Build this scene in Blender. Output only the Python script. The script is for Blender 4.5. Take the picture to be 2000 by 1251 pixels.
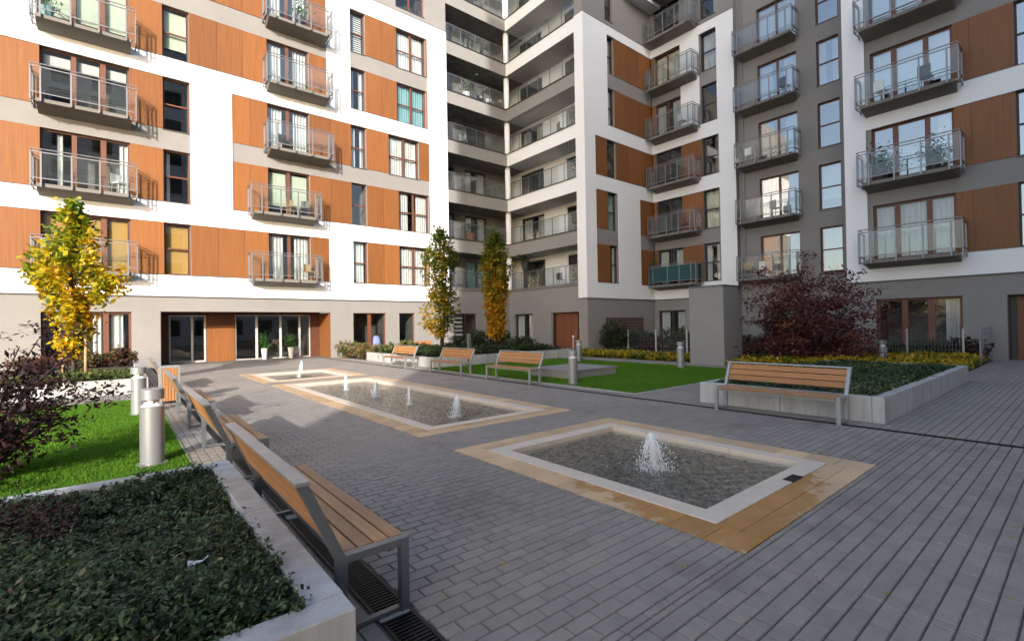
import bpy, bmesh, math, random
import numpy as np
from mathutils import Matrix, Vector

random.seed(7)
rng = np.random.default_rng(11)
scene = bpy.context.scene
for o in list(bpy.data.objects):
    bpy.data.objects.remove(o)
C = scene.collection

# ------------------------------------------------------------------ camera
CAM_H = 1.7
YAW, PITCH, ROLL = 0.686843, 0.0096303, -0.0165171
cy, sy, cp, sp = math.cos(YAW), math.sin(YAW), math.cos(PITCH), math.sin(PITCH)
fwd = Vector((sy * cp, cy * cp, sp))
rt = Vector((cy, -sy, 0))
up = rt.cross(fwd)
r2 = rt * math.cos(ROLL) + up * math.sin(ROLL)
u2 = -rt * math.sin(ROLL) + up * math.cos(ROLL)
cd = bpy.data.cameras.new('camera')
cd.sensor_width = 36.0
cd.lens = 938.497 / 2000 * 36.0
cd.clip_start = 0.05
cd.clip_end = 500
cam = bpy.data.objects.new('camera', cd)
mw = Matrix.Identity(4)
for i in range(3):
    mw[i][0] = r2[i]; mw[i][1] = u2[i]; mw[i][2] = -fwd[i]
mw[0][3], mw[1][3], mw[2][3] = 0, 0, CAM_H
cam.matrix_world = mw
C.objects.link(cam)
scene.camera = cam

# ------------------------------------------------------------------ light
SUN_EL = math.radians(19.0)
SD = Vector((0.633 * math.cos(SUN_EL), 0.774 * math.cos(SUN_EL), -math.sin(SUN_EL))).normalized()
world = bpy.data.worlds.new('World')
scene.world = world
world.use_nodes = True
wt = world.node_tree
bg = wt.nodes['Background']
sky = wt.nodes.new('ShaderNodeTexSky')
sky.sky_type = 'NISHITA'
sky.sun_disc = False
sky.sun_elevation = SUN_EL
sky.sun_rotation = math.radians(219.3)
sky.altitude = 100
sky.air_density = 1.0
sky.dust_density = 2.4
sky.ozone_density = 1.0
wt.links.new(sky.outputs[0], bg.inputs[0])
bg.inputs[1].default_value = 0.15
sl = bpy.data.lights.new('sun', 'SUN')
sl.energy = 2.6
sl.angle = math.radians(0.6)
sl.color = (1.0, 0.95, 0.88)
so = bpy.data.objects.new('sun', sl)
so.rotation_euler = SD.to_track_quat('-Z', 'Y').to_euler()
so.location = (-30, -35, 40)
C.objects.link(so)
vs = scene.view_settings
vs.view_transform = 'Standard'
vs.look = 'None'
vs.gamma = 1
vs.exposure = 1.38
vs.use_curve_mapping = False
scene.cycles.max_bounces = 8
scene.cycles.diffuse_bounces = 4
scene.cycles.glossy_bounces = 3
scene.cycles.transparent_max_bounces = 12
scene.cycles.caustics_reflective = False
scene.cycles.caustics_refractive = False
scene.cycles.sample_clamp_indirect = 6
scene.cycles.use_denoising = True

# ------------------------------------------------------------------ materials
MATS = {}


def newmat(name):
    m = bpy.data.materials.new(name)
    m.use_nodes = True
    MATS[name] = m
    return m, m.node_tree, m.node_tree.nodes, m.node_tree.links, m.node_tree.nodes['Principled BSDF']


def obj_coords(N, L, scale=(1, 1, 1)):
    g = N.new('ShaderNodeNewGeometry')
    mp = N.new('ShaderNodeMapping')
    mp.inputs['Scale'].default_value = scale
    L.new(g.outputs['Position'], mp.inputs['Vector'])
    return mp.outputs[0]


def noise(N, L, vec, scale, detail=4, rough=0.6):
    n = N.new('ShaderNodeTexNoise')
    n.inputs['Scale'].default_value = scale
    n.inputs['Detail'].default_value = detail
    n.inputs['Roughness'].default_value = rough
    if vec is not None:
        L.new(vec, n.inputs['Vector'])
    return n.outputs[0]


def ramp(N, L, fac, stops):
    r = N.new('ShaderNodeValToRGB')
    e = r.color_ramp.elements
    while len(e) < len(stops):
        e.new(0.5)
    for i, (p, c) in enumerate(stops):
        e[i].position = p
        e[i].color = (c[0], c[1], c[2], 1)
    if fac is not None:
        L.new(fac, r.inputs[0])
    return r.outputs[0]


def mul(N, L, a, b):
    m = N.new('ShaderNodeMix')
    m.data_type = 'RGBA'
    m.blend_type = 'MULTIPLY'
    m.inputs[0].default_value = 1
    L.new(a, m.inputs[6])
    L.new(b, m.inputs[7])
    return m.outputs[2]


def bump(N, L, P, h, strength=0.3, dist=0.01):
    b = N.new('ShaderNodeBump')
    b.inputs['Strength'].default_value = strength
    b.inputs['Distance'].default_value = dist
    L.new(h, b.inputs['Height'])
    L.new(b.outputs[0], P.inputs['Normal'])
    return b


def simple(name, col, rough=0.7, metal=0.0, var=0.12, nscale=3.0, bumpv=0.0, bscale=80, stretch=(1, 1, 1), tint=None, spec=None, fine=None):
    """base colour with large scale variation, optional per-face tint and fine relief"""
    m, t, N, L, P = newmat(name)
    v = obj_coords(N, L, stretch)
    c = ramp(N, L, noise(N, L, v, nscale), [(0.25, [x * (1 - var) for x in col]), (0.75, [min(1, x * (1 + var)) for x in col])])
    if fine:
        f = ramp(N, L, noise(N, L, v, fine[0], 3, 0.7), [(0.3, (1 - fine[1],) * 3), (0.7, (1 + fine[1],) * 3)])
        c = mul(N, L, c, f)
    if tint:
        a = N.new('ShaderNodeAttribute')
        a.attribute_name = 'tint'
        tr = ramp(N, L, a.outputs['Fac'], [(0, (1 - tint,) * 3), (1, (1 + tint,) * 3)])
        c = mul(N, L, c, tr)
    L.new(c, P.inputs['Base Color'])
    P.inputs['Roughness'].default_value = rough
    P.inputs['Metallic'].default_value = metal
    if spec is not None:
        P.inputs['Specular IOR Level'].default_value = spec
    if bumpv:
        bump(N, L, P, noise(N, L, v, bscale, 3, 0.7), bumpv, 0.005)
    return m


simple('render_grey', (0.250, 0.238, 0.228), 0.92, var=0.05, nscale=0.35, bumpv=0.25, bscale=120, fine=(1.3, 0.035))
simple('render_white', (0.82, 0.825, 0.835), 0.92, var=0.025, nscale=0.3, bumpv=0.2, bscale=120)
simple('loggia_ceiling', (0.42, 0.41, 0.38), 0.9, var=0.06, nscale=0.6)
simple('balcony_concrete', (0.18, 0.17, 0.155), 0.85, var=0.12, nscale=1.2, fine=(9, 0.05))  # concrete tone, darkened to put contact shade under the slabs into the colour
simple('railing_steel', (0.25, 0.245, 0.26), 0.42, metal=0.45, var=0.06)
simple('bench_steel', (0.17, 0.18, 0.19), 0.45, metal=0.5, var=0.08, nscale=6)
simple('bench_steel_light', (0.33, 0.33, 0.335), 0.45, metal=0.45, var=0.08, nscale=6)
simple('bollard_steel', (0.29, 0.295, 0.305), 0.40, metal=0.4, var=0.05, nscale=4, stretch=(1, 1, 0.1))
simple('bollard_lens', (0.85, 0.86, 0.86), 0.25, var=0.02)
simple('flashing', (0.10, 0.10, 0.105), 0.5, metal=0.3)
simple('frame_brown', (0.145, 0.052, 0.028), 0.5, var=0.1, nscale=2)
simple('frame_dark', (0.035, 0.030, 0.030), 0.5)
simple('frame_grey', (0.50, 0.49, 0.47), 0.5)
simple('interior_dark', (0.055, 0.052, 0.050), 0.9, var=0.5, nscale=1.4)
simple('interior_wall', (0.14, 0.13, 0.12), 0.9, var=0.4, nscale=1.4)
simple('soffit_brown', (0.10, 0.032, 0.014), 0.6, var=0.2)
simple('door_brown', (0.17, 0.055, 0.022), 0.55, var=0.2, nscale=2.2, stretch=(1, 1, 0.15))
simple('curtain_white', (0.46, 0.475, 0.475), 0.9, var=0.05, nscale=4)
simple('curtain_cream', (0.55, 0.54, 0.44), 0.9, var=0.05, nscale=4)
simple('curtain_teal', (0.16, 0.30, 0.32), 0.9, var=0.1, nscale=4)
simple('blind_yellow', (0.36, 0.215, 0.055), 0.85, var=0.08, nscale=2)
simple('blind_green', (0.42, 0.48, 0.39), 0.85, var=0.05, nscale=2)
simple('screen_teal', (0.012, 0.06, 0.065), 0.7, var=0.2)
simple('white_plastic', (0.75, 0.75, 0.74), 0.4)
simple('dark_plastic', (0.03, 0.03, 0.035), 0.5)
simple('red_cloth', (0.35, 0.05, 0.05), 0.8)
simple('terracotta', (0.40, 0.16, 0.08), 0.8)
simple('blue_cloth', (0.25, 0.30, 0.55), 0.9)
simple('paper', (0.75, 0.76, 0.80), 0.8)
simple('stone_rim', (0.62, 0.53, 0.44), 0.75, var=0.08, nscale=2.5, fine=(40, 0.06), bumpv=0.15, bscale=200)
simple('bark', (0.075, 0.055, 0.045), 0.95, var=0.3, nscale=20, bumpv=0.6, bscale=60, stretch=(1, 1, 0.3))
simple('bark_dark', (0.035, 0.022, 0.022), 0.95, var=0.3, nscale=20)
simple('stake_wood', (0.40, 0.27, 0.15), 0.85, var=0.2, nscale=12, stretch=(1, 1, 0.2))
simple('lattice_wood', (0.10, 0.04, 0.03), 0.8, var=0.25, nscale=6)
simple('soil', (0.045, 0.03, 0.02), 1.0, var=0.5, nscale=14, bumpv=0.6, bscale=40)
simple('joint_sand', (0.095, 0.089, 0.083), 1.0, var=0.3, nscale=9)
simple('grate_iron', (0.012, 0.012, 0.013), 0.6, metal=0.3)
simple('channel_dark', (0.006, 0.006, 0.006), 0.9)
simple('pebble', (0.135, 0.125, 0.105), 0.5, var=0.35, nscale=4, tint=0.9)
simple('basin', (0.07, 0.065, 0.06), 0.9, var=0.3)
simple('petals', (0.7, 0.45, 0.02), 0.8)

# concrete of planters, fine speckle and streaks
m, t, N, L, P = newmat('planter_concrete')
v = obj_coords(N, L)
c = ramp(N, L, noise(N, L, v, 1.3, 5), [(0.25, (0.36, 0.36, 0.365)), (0.75, (0.50, 0.495, 0.485))])
f = ramp(N, L, noise(N, L, v, 160, 2, 0.8), [(0.35, (0.86,) * 3), (0.65, (1.1,) * 3)])
c = mul(N, L, c, f)
v2 = obj_coords(N, L, (3, 3, 0.35))
f2 = ramp(N, L, noise(N, L, v2, 2.2, 4), [(0.35, (0.80, 0.79, 0.77)), (0.6, (1.02,) * 3)])
c = mul(N, L, c, f2)
a = N.new('ShaderNodeAttribute'); a.attribute_name = 'tint'
L.new(c, P.inputs['Base Color'])
P.inputs['Roughness'].default_value = 0.82
bump(N, L, P, noise(N, L, v, 140, 3, 0.7), 0.25, 0.003)

# concrete block pavers
m, t, N, L, P = newmat('paver')
v = obj_coords(N, L)
c = ramp(N, L, noise(N, L, v, 0.35, 4), [(0.3, (0.238, 0.212, 0.192)), (0.7, (0.292, 0.261, 0.236))])
a = N.new('ShaderNodeAttribute'); a.attribute_name = 'tint'
c = mul(N, L, c, ramp(N, L, a.outputs['Fac'], [(0, (0.925, 0.93, 0.935)), (0.5, (0.99, 0.99, 0.99)), (1, (1.075, 1.065, 1.05))]))
c = mul(N, L, c, ramp(N, L, noise(N, L, v, 220, 2, 0.8), [(0.3, (0.80,) * 3), (0.7, (1.2,) * 3)]))
c = mul(N, L, c, ramp(N, L, noise(N, L, v, 5.5, 5, 0.75), [(0.32, (0.86, 0.86, 0.87)), (0.55, (1.03,) * 3)]))
c = mul(N, L, c, ramp(N, L, noise(N, L, v, 0.9, 6, 0.7), [(0.36, (0.80, 0.79, 0.78)), (0.46, (0.98,) * 3), (0.62, (1.0,) * 3), (0.74, (1.09, 1.08, 1.06))]))
# dark water splashes beside the front basin
sep = N.new('ShaderNodeSeparateXYZ')
g = N.new('ShaderNodeNewGeometry'); L.new(g.outputs['Position'], sep.inputs[0])
L.new(c, P.inputs['Base Color'])
P.inputs['Roughness'].default_value = 0.72
bump(N, L, P, noise(N, L, v, 160, 4, 0.75), 0.35, 0.003)

# warm paving slabs round the basins, with wet stains of their own shape
m, t, N, L, P = newmat('tan_slab')
v = obj_coords(N, L)
dry = ramp(N, L, noise(N, L, v, 2.5, 4), [(0.3, (0.52, 0.36, 0.215)), (0.7, (0.62, 0.44, 0.28))])
wet = ramp(N, L, noise(N, L, v, 4, 4), [(0.3, (0.36, 0.175, 0.050)), (0.7, (0.46, 0.235, 0.075))])
a = N.new('ShaderNodeAttribute'); a.attribute_name = 'wet'
nz = noise(N, L, v, 5.0, 5, 0.7)
ad = N.new('ShaderNodeMath'); ad.operation = 'ADD'; L.new(a.outputs['Fac'], ad.inputs[0]); L.new(nz, ad.inputs[1])
mk = ramp(N, L, ad.outputs[0], [(0.86, (0, 0, 0)), (0.95, (1, 1, 1))])
mx = N.new('ShaderNodeMix'); mx.data_type = 'RGBA'
L.new(mk, mx.inputs[0]); L.new(dry, mx.inputs[6]); L.new(wet, mx.inputs[7])
a2 = N.new('ShaderNodeAttribute'); a2.attribute_name = 'tint'
c = mul(N, L, mx.outputs[2], ramp(N, L, a2.outputs['Fac'], [(0, (0.86,) * 3), (1, (1.12, 1.1, 1.06))]))
c = mul(N, L, c, ramp(N, L, noise(N, L, v, 180, 2, 0.8), [(0.3, (0.88,) * 3), (0.7, (1.1,) * 3)]))
L.new(c, P.inputs['Base Color'])
rr = ramp(N, L, mk, [(0, (0.75,) * 3), (1, (0.38,) * 3)])
L.new(rr, P.inputs['Roughness'])
bump(N, L, P, noise(N, L, v, 200, 3, 0.7), 0.2, 0.002)

# orange wood laminate cladding
m, t, N, L, P = newmat('cladding')
v = obj_coords(N, L, (6, 6, 0.25))
c = ramp(N, L, noise(N, L, v, 2.0, 6, 0.65), [(0.25, (0.175, 0.068, 0.021)), (0.75, (0.285, 0.108, 0.032))])
a = N.new('ShaderNodeAttribute'); a.attribute_name = 'tint'
c = mul(N, L, c, ramp(N, L, a.outputs['Fac'], [(0, (0.80, 0.80, 0.80)), (1, (1.14, 1.13, 1.12))]))
L.new(c, P.inputs['Base Color'])
P.inputs['Roughness'].default_value = 0.48
P.inputs['Specular IOR Level'].default_value = 0.35

# bench timber
def wood(name, c0, c1):
    m, t, N, L, P = newmat(name)
    v = obj_coords(N, L, (9, 0.8, 9))
    c = ramp(N, L, noise(N, L, v, 4.0, 6, 0.7), [(0.3, c0), (0.7, c1)])
    a = N.new('ShaderNodeAttribute'); a.attribute_name = 'tint'
    c = mul(N, L, c, ramp(N, L, a.outputs['Fac'], [(0, (0.80,) * 3), (1, (1.15,) * 3)]))
    L.new(c, P.inputs['Base Color'])
    P.inputs['Roughness'].default_value = 0.55
    bump(N, L, P, noise(N, L, v, 30, 4, 0.7), 0.25, 0.002)


wood('bench_timber', (0.30, 0.155, 0.075), (0.44, 0.245, 0.125))
wood('bench_timber_orange', (0.30, 0.130, 0.042), (0.42, 0.195, 0.068))

def schlick(N, L, f0, nrm=None):
    """two-sided fresnel: f0 + (1 - f0) * (1 - cos)^5"""
    lw = N.new('ShaderNodeLayerWeight'); lw.inputs['Blend'].default_value = 0.5
    if nrm is not None: L.new(nrm, lw.inputs['Normal'])
    p = N.new('ShaderNodeMath'); p.operation = 'POWER'; p.inputs[1].default_value = 5.0
    L.new(lw.outputs['Facing'], p.inputs[0])
    m_ = N.new('ShaderNodeMath'); m_.operation = 'MULTIPLY_ADD'; m_.inputs[1].default_value = 1 - f0; m_.inputs[2].default_value = f0
    m_.use_clamp = True
    L.new(p.outputs[0], m_.inputs[0])
    return m_


# glass: clear with fresnel reflection
def glass(name, tint, ior=1.5, rough=0.0, boost=1.0, opaque=0.0, film=(0.5, 0.55, 0.55)):
    m, t, N, L, P = newmat(name)
    N.remove(P)
    out = N['Material Output']
    tr = N.new('ShaderNodeBsdfTransparent'); tr.inputs[0].default_value = (*tint, 1)
    gl = N.new('ShaderNodeBsdfGlossy'); gl.inputs[0].default_value = (1, 1, 1, 1); gl.inputs['Roughness'].default_value = rough
    mm = schlick(N, L, ((ior - 1) / (ior + 1)) ** 2 * boost)
    mx = N.new('ShaderNodeMixShader')
    L.new(mm.outputs[0], mx.inputs[0]); L.new(tr.outputs[0], mx.inputs[1]); L.new(gl.outputs[0], mx.inputs[2])
    last = mx.outputs[0]
    if opaque:
        df = N.new('ShaderNodeBsdfDiffuse'); df.inputs[0].default_value = (*film, 1)
        m2 = N.new('ShaderNodeMixShader'); m2.inputs[0].default_value = opaque
        L.new(last, m2.inputs[1]); L.new(df.outputs[0], m2.inputs[2]); last = m2.outputs[0]
    L.new(last, out.inputs[0])


glass('window_glass', (0.95, 0.97, 0.96), 1.6, 0.0, 1.6)
glass('window_glass_mirror', (0.82, 0.86, 0.86), 1.9, 0.0, 3.4)
glass('rail_glass', (0.96, 0.98, 0.975), 1.45, 0.0, 1.0, 0.015, (0.6, 0.66, 0.65))
glass('rail_glass_grey', (0.84, 0.87, 0.88), 1.45, 0.0, 1.3, 0.03, (0.45, 0.5, 0.52))

# water
m, t, N, L, P = newmat('water')
N.remove(P)
out = N['Material Output']
v = obj_coords(N, L)
tr = N.new('ShaderNodeBsdfTransparent'); tr.inputs[0].default_value = (0.84, 0.86, 0.84, 1)
gl = N.new('ShaderNodeBsdfGlossy'); gl.inputs['Roughness'].default_value = 0.02
h1 = noise(N, L, v, 14, 4, 0.7); h2 = noise(N, L, v, 42, 2, 0.6)
hm = N.new('ShaderNodeMath'); hm.operation = 'MULTIPLY_ADD'; hm.inputs[1].default_value = 0.45
L.new(h2, hm.inputs[0]); L.new(h1, hm.inputs[2])
b = N.new('ShaderNodeBump'); b.inputs['Strength'].default_value = 0.55; b.inputs['Distance'].default_value = 0.04
L.new(hm.outputs[0], b.inputs['Height'])
L.new(b.outputs[0], gl.inputs['Normal']); fr = schlick(N, L, 0.05, b.outputs[0])
mx = N.new('ShaderNodeMixShader')
L.new(fr.outputs[0], mx.inputs[0]); L.new(tr.outputs[0], mx.inputs[1]); L.new(gl.outputs[0], mx.inputs[2])
L.new(mx.outputs[0], out.inputs[0])

# fountain foam
m, t, N, L, P = newmat('foam')
P.inputs['Base Color'].default_value = (0.86, 0.89, 0.93, 1)
P.inputs['Roughness'].default_value = 0.15
P.inputs['Transmission Weight'].default_value = 0.12
P.inputs['IOR'].default_value = 1.2
P.inputs['Subsurface Weight'].default_value = 0.0


def leafmat(name, stops, transl=0.35, rough=0.5):
    m, t, N, L, P = newmat(name)
    out = N['Material Output']
    a = N.new('ShaderNodeAttribute'); a.attribute_name = 'tint'
    c = ramp(N, L, a.outputs['Fac'], stops)
    L.new(c, P.inputs['Base Color'])
    P.inputs['Roughness'].default_value = rough
    P.inputs['Specular IOR Level'].default_value = 0.3
    tl = N.new('ShaderNodeBsdfTranslucent'); L.new(c, tl.inputs[0])
    mx = N.new('ShaderNodeMixShader'); mx.inputs[0].default_value = transl
    L.new(P.outputs[0], mx.inputs[1]); L.new(tl.outputs[0], mx.inputs[2])
    L.new(mx.outputs[0], out.inputs[0])


leafmat('leaf_autumn', [(0, (0.03, 0.09, 0.012)), (0.3, (0.10, 0.19, 0.015)), (0.48, (0.36, 0.33, 0.015)), (0.75, (0.62, 0.38, 0.01)), (1, (0.55, 0.17, 0.012))])
leafmat('leaf_amber', [(0, (0.035, 0.08, 0.012)), (0.35, (0.15, 0.17, 0.015)), (0.6, (0.48, 0.27, 0.012)), (1, (0.50, 0.14, 0.012))])
leafmat('leaf_purple', [(0, (0.010, 0.006, 0.007)), (0.55, (0.035, 0.014, 0.016)), (0.85, (0.075, 0.025, 0.025)), (1, (0.14, 0.06, 0.02))], 0.25)
leafmat('leaf_purple_light', [(0, (0.022, 0.012, 0.012)), (0.45, (0.085, 0.030, 0.032)), (0.68, (0.17, 0.055, 0.052)), (0.82, (0.22, 0.10, 0.03)), (0.9, (0.30, 0.05, 0.035)), (1, (0.32, 0.14, 0.03))], 0.3)
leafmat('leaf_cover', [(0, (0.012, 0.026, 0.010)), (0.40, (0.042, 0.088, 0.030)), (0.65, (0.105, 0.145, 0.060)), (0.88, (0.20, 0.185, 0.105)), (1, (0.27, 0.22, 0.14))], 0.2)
leafmat('leaf_cover_red', [(0, (0.020, 0.012, 0.010)), (0.5, (0.075, 0.030, 0.022)), (0.8, (0.14, 0.06, 0.04)), (1, (0.06, 0.10, 0.02))], 0.2)
leafmat('leaf_hedge', [(0, (0.010, 0.018, 0.008)), (0.6, (0.035, 0.06, 0.018)), (1, (0.08, 0.10, 0.03))], 0.25)
leafmat('leaf_mixed', [(0, (0.03, 0.05, 0.015)), (0.45, (0.11, 0.16, 0.035)), (0.7, (0.22, 0.17, 0.06)), (1, (0.28, 0.11, 0.08))], 0.25)
leafmat('leaf_yellow', [(0, (0.03, 0.07, 0.012)), (0.28, (0.14, 0.19, 0.018)), (0.45, (0.52, 0.36, 0.02)), (1, (0.66, 0.30, 0.02))], 0.3)
leafmat('leaf_pot', [(0, (0.03, 0.09, 0.02)), (1, (0.10, 0.24, 0.05))], 0.3)
leafmat('grass', [(0, (0.045, 0.125, 0.006)), (0.5, (0.095, 0.235, 0.011)), (0.85, (0.18, 0.32, 0.02)), (1, (0.28, 0.30, 0.05))], 0.3, 0.7)

m, t, N, L, P = newmat('lawn_ground')
v = obj_coords(N, L)
c = ramp(N, L, noise(N, L, v, 30, 4, 0.8), [(0.3, (0.035, 0.10, 0.005)), (0.7, (0.07, 0.19, 0.008))])
c = mul(N, L, c, ramp(N, L, noise(N, L, v, 0.8, 4), [(0.3, (0.8,) * 3), (0.7, (1.2,) * 3)]))
L.new(c, P.inputs['Base Color'])
P.inputs['Roughness'].default_value = 0.9
bump(N, L, P, noise(N, L, v, 90, 3, 0.8), 0.8, 0.02)

# ------------------------------------------------------------------ helpers


class MB:
    """collects faces and writes one mesh"""

    def __init__(self):
        self.v = []; self.f = []; self.t = []

    def face(self, pts, tint=0.5):
        b = len(self.v)
        self.v.extend([tuple(p) for p in pts])
        self.f.append(tuple(range(b, b + len(pts))))
        self.t.append(tint)

    def box(self, x0, x1, y0, y1, z0, z1, tint=0.5, F=None):
        P = [(x0, y0, z0), (x1, y0, z0), (x1, y1, z0), (x0, y1, z0), (x0, y0, z1), (x1, y0, z1), (x1, y1, z1), (x0, y1, z1)]
        if F: P = [F(*p) for p in P]
        b = len(self.v)
        self.v.extend([tuple(p) for p in P])
        for q in ((0, 3, 2, 1), (4, 5, 6, 7), (0, 1, 5, 4), (1, 2, 6, 5), (2, 3, 7, 6), (3, 0, 4, 7)):
            self.f.append(tuple(b + i for i in q)); self.t.append(tint)

    def prism(self, poly, a0, a1, F, tint=0.5):
        """poly: list of 2d points; F(a, p, q) -> 3d"""
        n = len(poly)
        b = len(self.v)
        for a in (a0, a1):
            for (p, q) in poly:
                self.v.append(tuple(F(a, p, q)))
        self.f.append(tuple(b + i for i in range(n))); self.t.append(tint)
        self.f.append(tuple(b + n + i for i in reversed(range(n)))); self.t.append(tint)
        for i in range(n):
            j = (i + 1) % n
            self.f.append((b + i, b + n + i, b + n + j, b + j)); self.t.append(tint)

    def tube(self, pts, radii, n=8, tint=0.5, cap=True):
        b0 = len(self.v)
        pts = [Vector(p) for p in pts]
        rings = []
        for i, p in enumerate(pts):
            d = (pts[min(i + 1, len(pts) - 1)] - pts[max(i - 1, 0)]).normalized()
            a = d.orthogonal().normalized() if i == 0 else (a - d * a.dot(d)).normalized()
            bb = d.cross(a)
            r = radii[i] if hasattr(radii, '__len__') else radii
            rings.append(len(self.v))
            for k in range(n):
                th = 2 * math.pi * k / n
                self.v.append(tuple(p + a * (r * math.cos(th)) + bb * (r * math.sin(th))))
        for i in range(len(pts) - 1):
            for k in range(n):
                k2 = (k + 1) % n
                self.f.append((rings[i] + k, rings[i] + k2, rings[i + 1] + k2, rings[i + 1] + k)); self.t.append(tint)
        if cap:
            self.f.append(tuple(rings[0] + k for k in reversed(range(n)))); self.t.append(tint)
            self.f.append(tuple(rings[-1] + k for k in range(n))); self.t.append(tint)

    def lathe(self, prof, cx, cy_, n=24, tint=0.5):
        b = len(self.v)
        for (r, z) in prof:
            for k in range(n):
                th = 2 * math.pi * k / n
                self.v.append((cx + r * math.cos(th), cy_ + r * math.sin(th), z))
        for i in range(len(prof) - 1):
            for k in range(n):
                k2 = (k + 1) % n
                self.f.append((b + i * n + k, b + i * n + k2, b + (i + 1) * n + k2, b + (i + 1) * n + k)); self.t.append(tint)
        self.f.append(tuple(b + (len(prof) - 1) * n + k for k in range(n))); self.t.append(tint)

    def mesh(self, name, mat, smooth=False):
        me = bpy.data.meshes.new(name)
        me.from_pydata(self.v, [], self.f)
        a = me.attributes.new('tint', 'FLOAT', 'FACE')
        a.data.foreach_set('value', np.array(self.t, dtype=np.float32))
        me.materials.append(MATS[mat])
        if smooth:
            me.polygons.foreach_set('use_smooth', [True] * len(me.polygons))
        me.update()
        return me

    def build(self, name, mat, parent=None, smooth=False, bevel=0.0, kind=None):
        o = link(name, self.mesh(name, mat, smooth), parent)
        if kind: o['kind'] = kind
        if bevel:
            md = o.modifiers.new('bevel', 'BEVEL'); md.width = bevel; md.segments = 2; md.limit_method = 'ANGLE'
        return o


def link(name, me, parent=None):
    o = bpy.data.objects.new(name, me)
    C.objects.link(o)
    if parent is not None:
        o.parent = parent
        o.matrix_parent_inverse = Matrix.Identity(4)
    return o


def thing(name, label, cat, group=None, loc=(0, 0, 0), rz=0.0):
    o = bpy.data.objects.new(name, None)
    o.empty_display_size = 0.2
    C.objects.link(o)
    o.location = loc
    o.rotation_euler = (0, 0, rz)
    tag(o, label, cat, group)
    return o


def tag(o, label=None, cat=None, group=None, kind=None):
    if label: o['label'] = label
    if cat: o['category'] = cat
    if group: o['group'] = group
    if kind: o['kind'] = kind
    return o


def copy_tree(o, parent=None):
    c = o.copy(); C.objects.link(c)
    if parent is not None: c.parent = parent
    for ch in list(o.children):
        copy_tree(ch, c)
    return c


def quads_mesh(name, verts, mat, tints, nper=4, wet=None):
    """verts (n*nper,3) array -> mesh of n polygons"""
    n = len(verts) // nper
    me = bpy.data.meshes.new(name)
    me.vertices.add(len(verts)); me.vertices.foreach_set('co', np.asarray(verts, dtype=np.float32).ravel())
    me.loops.add(n * nper); me.loops.foreach_set('vertex_index', np.arange(n * nper, dtype=np.int32))
    me.polygons.add(n)
    me.polygons.foreach_set('loop_start', np.arange(0, n * nper, nper, dtype=np.int32))
    me.polygons.foreach_set('loop_total', np.full(n, nper, dtype=np.int32))
    a = me.attributes.new('tint', 'FLOAT', 'FACE'); a.data.foreach_set('value', np.asarray(tints, dtype=np.float32))
    me.materials.append(MATS[mat])
    me.update(calc_edges=True)
    return me


def leaf_verts(P, size, up_bias=0.3, aspect=0.6, normal=None):
    """diamond leaves at points P (n,3) -> (n*4,3)"""
    n = len(P)
    d = rng.normal(size=(n, 3)); d[:, 2] *= 0.7
    d /= np.linalg.norm(d, axis=1, keepdims=True)
    nr = rng.normal(size=(n, 3)); nr[:, 2] = np.abs(nr[:, 2]) + up_bias * 3
    s = np.cross(d, nr); s /= np.linalg.norm(s, axis=1, keepdims=True) + 1e-9
    L_ = (size * rng.uniform(0.6, 1.35, n))[:, None]
    w = L_ * aspect * 0.5
    sag = np.zeros((n, 3)); sag[:, 2] = -0.15 * L_[:, 0]
    V = np.empty((n, 4, 3))
    V[:, 0] = P - d * L_ * 0.5
    V[:, 1] = P + s * w + sag * 0.2
    V[:, 2] = P + d * L_ * 0.5 + sag
    V[:, 3] = P - s * w + sag * 0.2
    return V.reshape(-1, 3)


# facade frames: F(u, w, z), w outward
def FA(Y):
    return lambda u, w, z: (u, Y - w, z)


def FX(X):
    return lambda u, w, z: (X - w, u, z)


S = [4.38, 7.87, 11.36, 14.85, 18.34, 21.83]
T = [6.88, 10.40, 13.88, 17.38, 20.88, 24.35]


def wall(mb, F, u0, u1, z0, z1, holes, w=0.0, depth=0.2):
    """sheet with rectangular holes and reveals"""
    us = sorted({u0, u1, *[h[0] for h in holes], *[h[1] for h in holes]})
    zs = sorted({z0, z1, *[h[2] for h in holes], *[h[3] for h in holes]})
    us = [u for u in us if u0 <= u <= u1]; zs = [z for z in zs if z0 <= z <= z1]
    for i in range(len(us) - 1):
        for j in range(len(zs) - 1):
            cu, cz = (us[i] + us[i + 1]) / 2, (zs[j] + zs[j + 1]) / 2
            if any(h[0] < cu < h[1] and h[2] < cz < h[3] for h in holes): continue
            mb.face([F(us[i], w, zs[j]), F(us[i + 1], w, zs[j]), F(us[i + 1], w, zs[j + 1]), F(us[i], w, zs[j + 1])])
    for (a, b, c, d) in holes:
        a, b, c, d = max(a, u0), min(b, u1), max(c, z0), min(d, z1)
        for p, q in (((a, c), (b, c)), ((b, c), (b, d)), ((b, d), (a, d)), ((a, d), (a, c))):
            mb.face([F(p[0], w, p[1]), F(q[0], w, q[1]), F(q[0], w - depth, q[1]), F(p[0], w - depth, p[1])])
    if w > 0.001:
        for p, q in (((u0, z0), (u1, z0)), ((u1, z0), (u1, z1)), ((u1, z1), (u0, z1)), ((u0, z1), (u0, z0))):
            mb.face([F(p[0], w, p[1]), F(q[0], w, q[1]), F(q[0], 0.0, q[1]), F(p[0], 0.0, p[1])])


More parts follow.
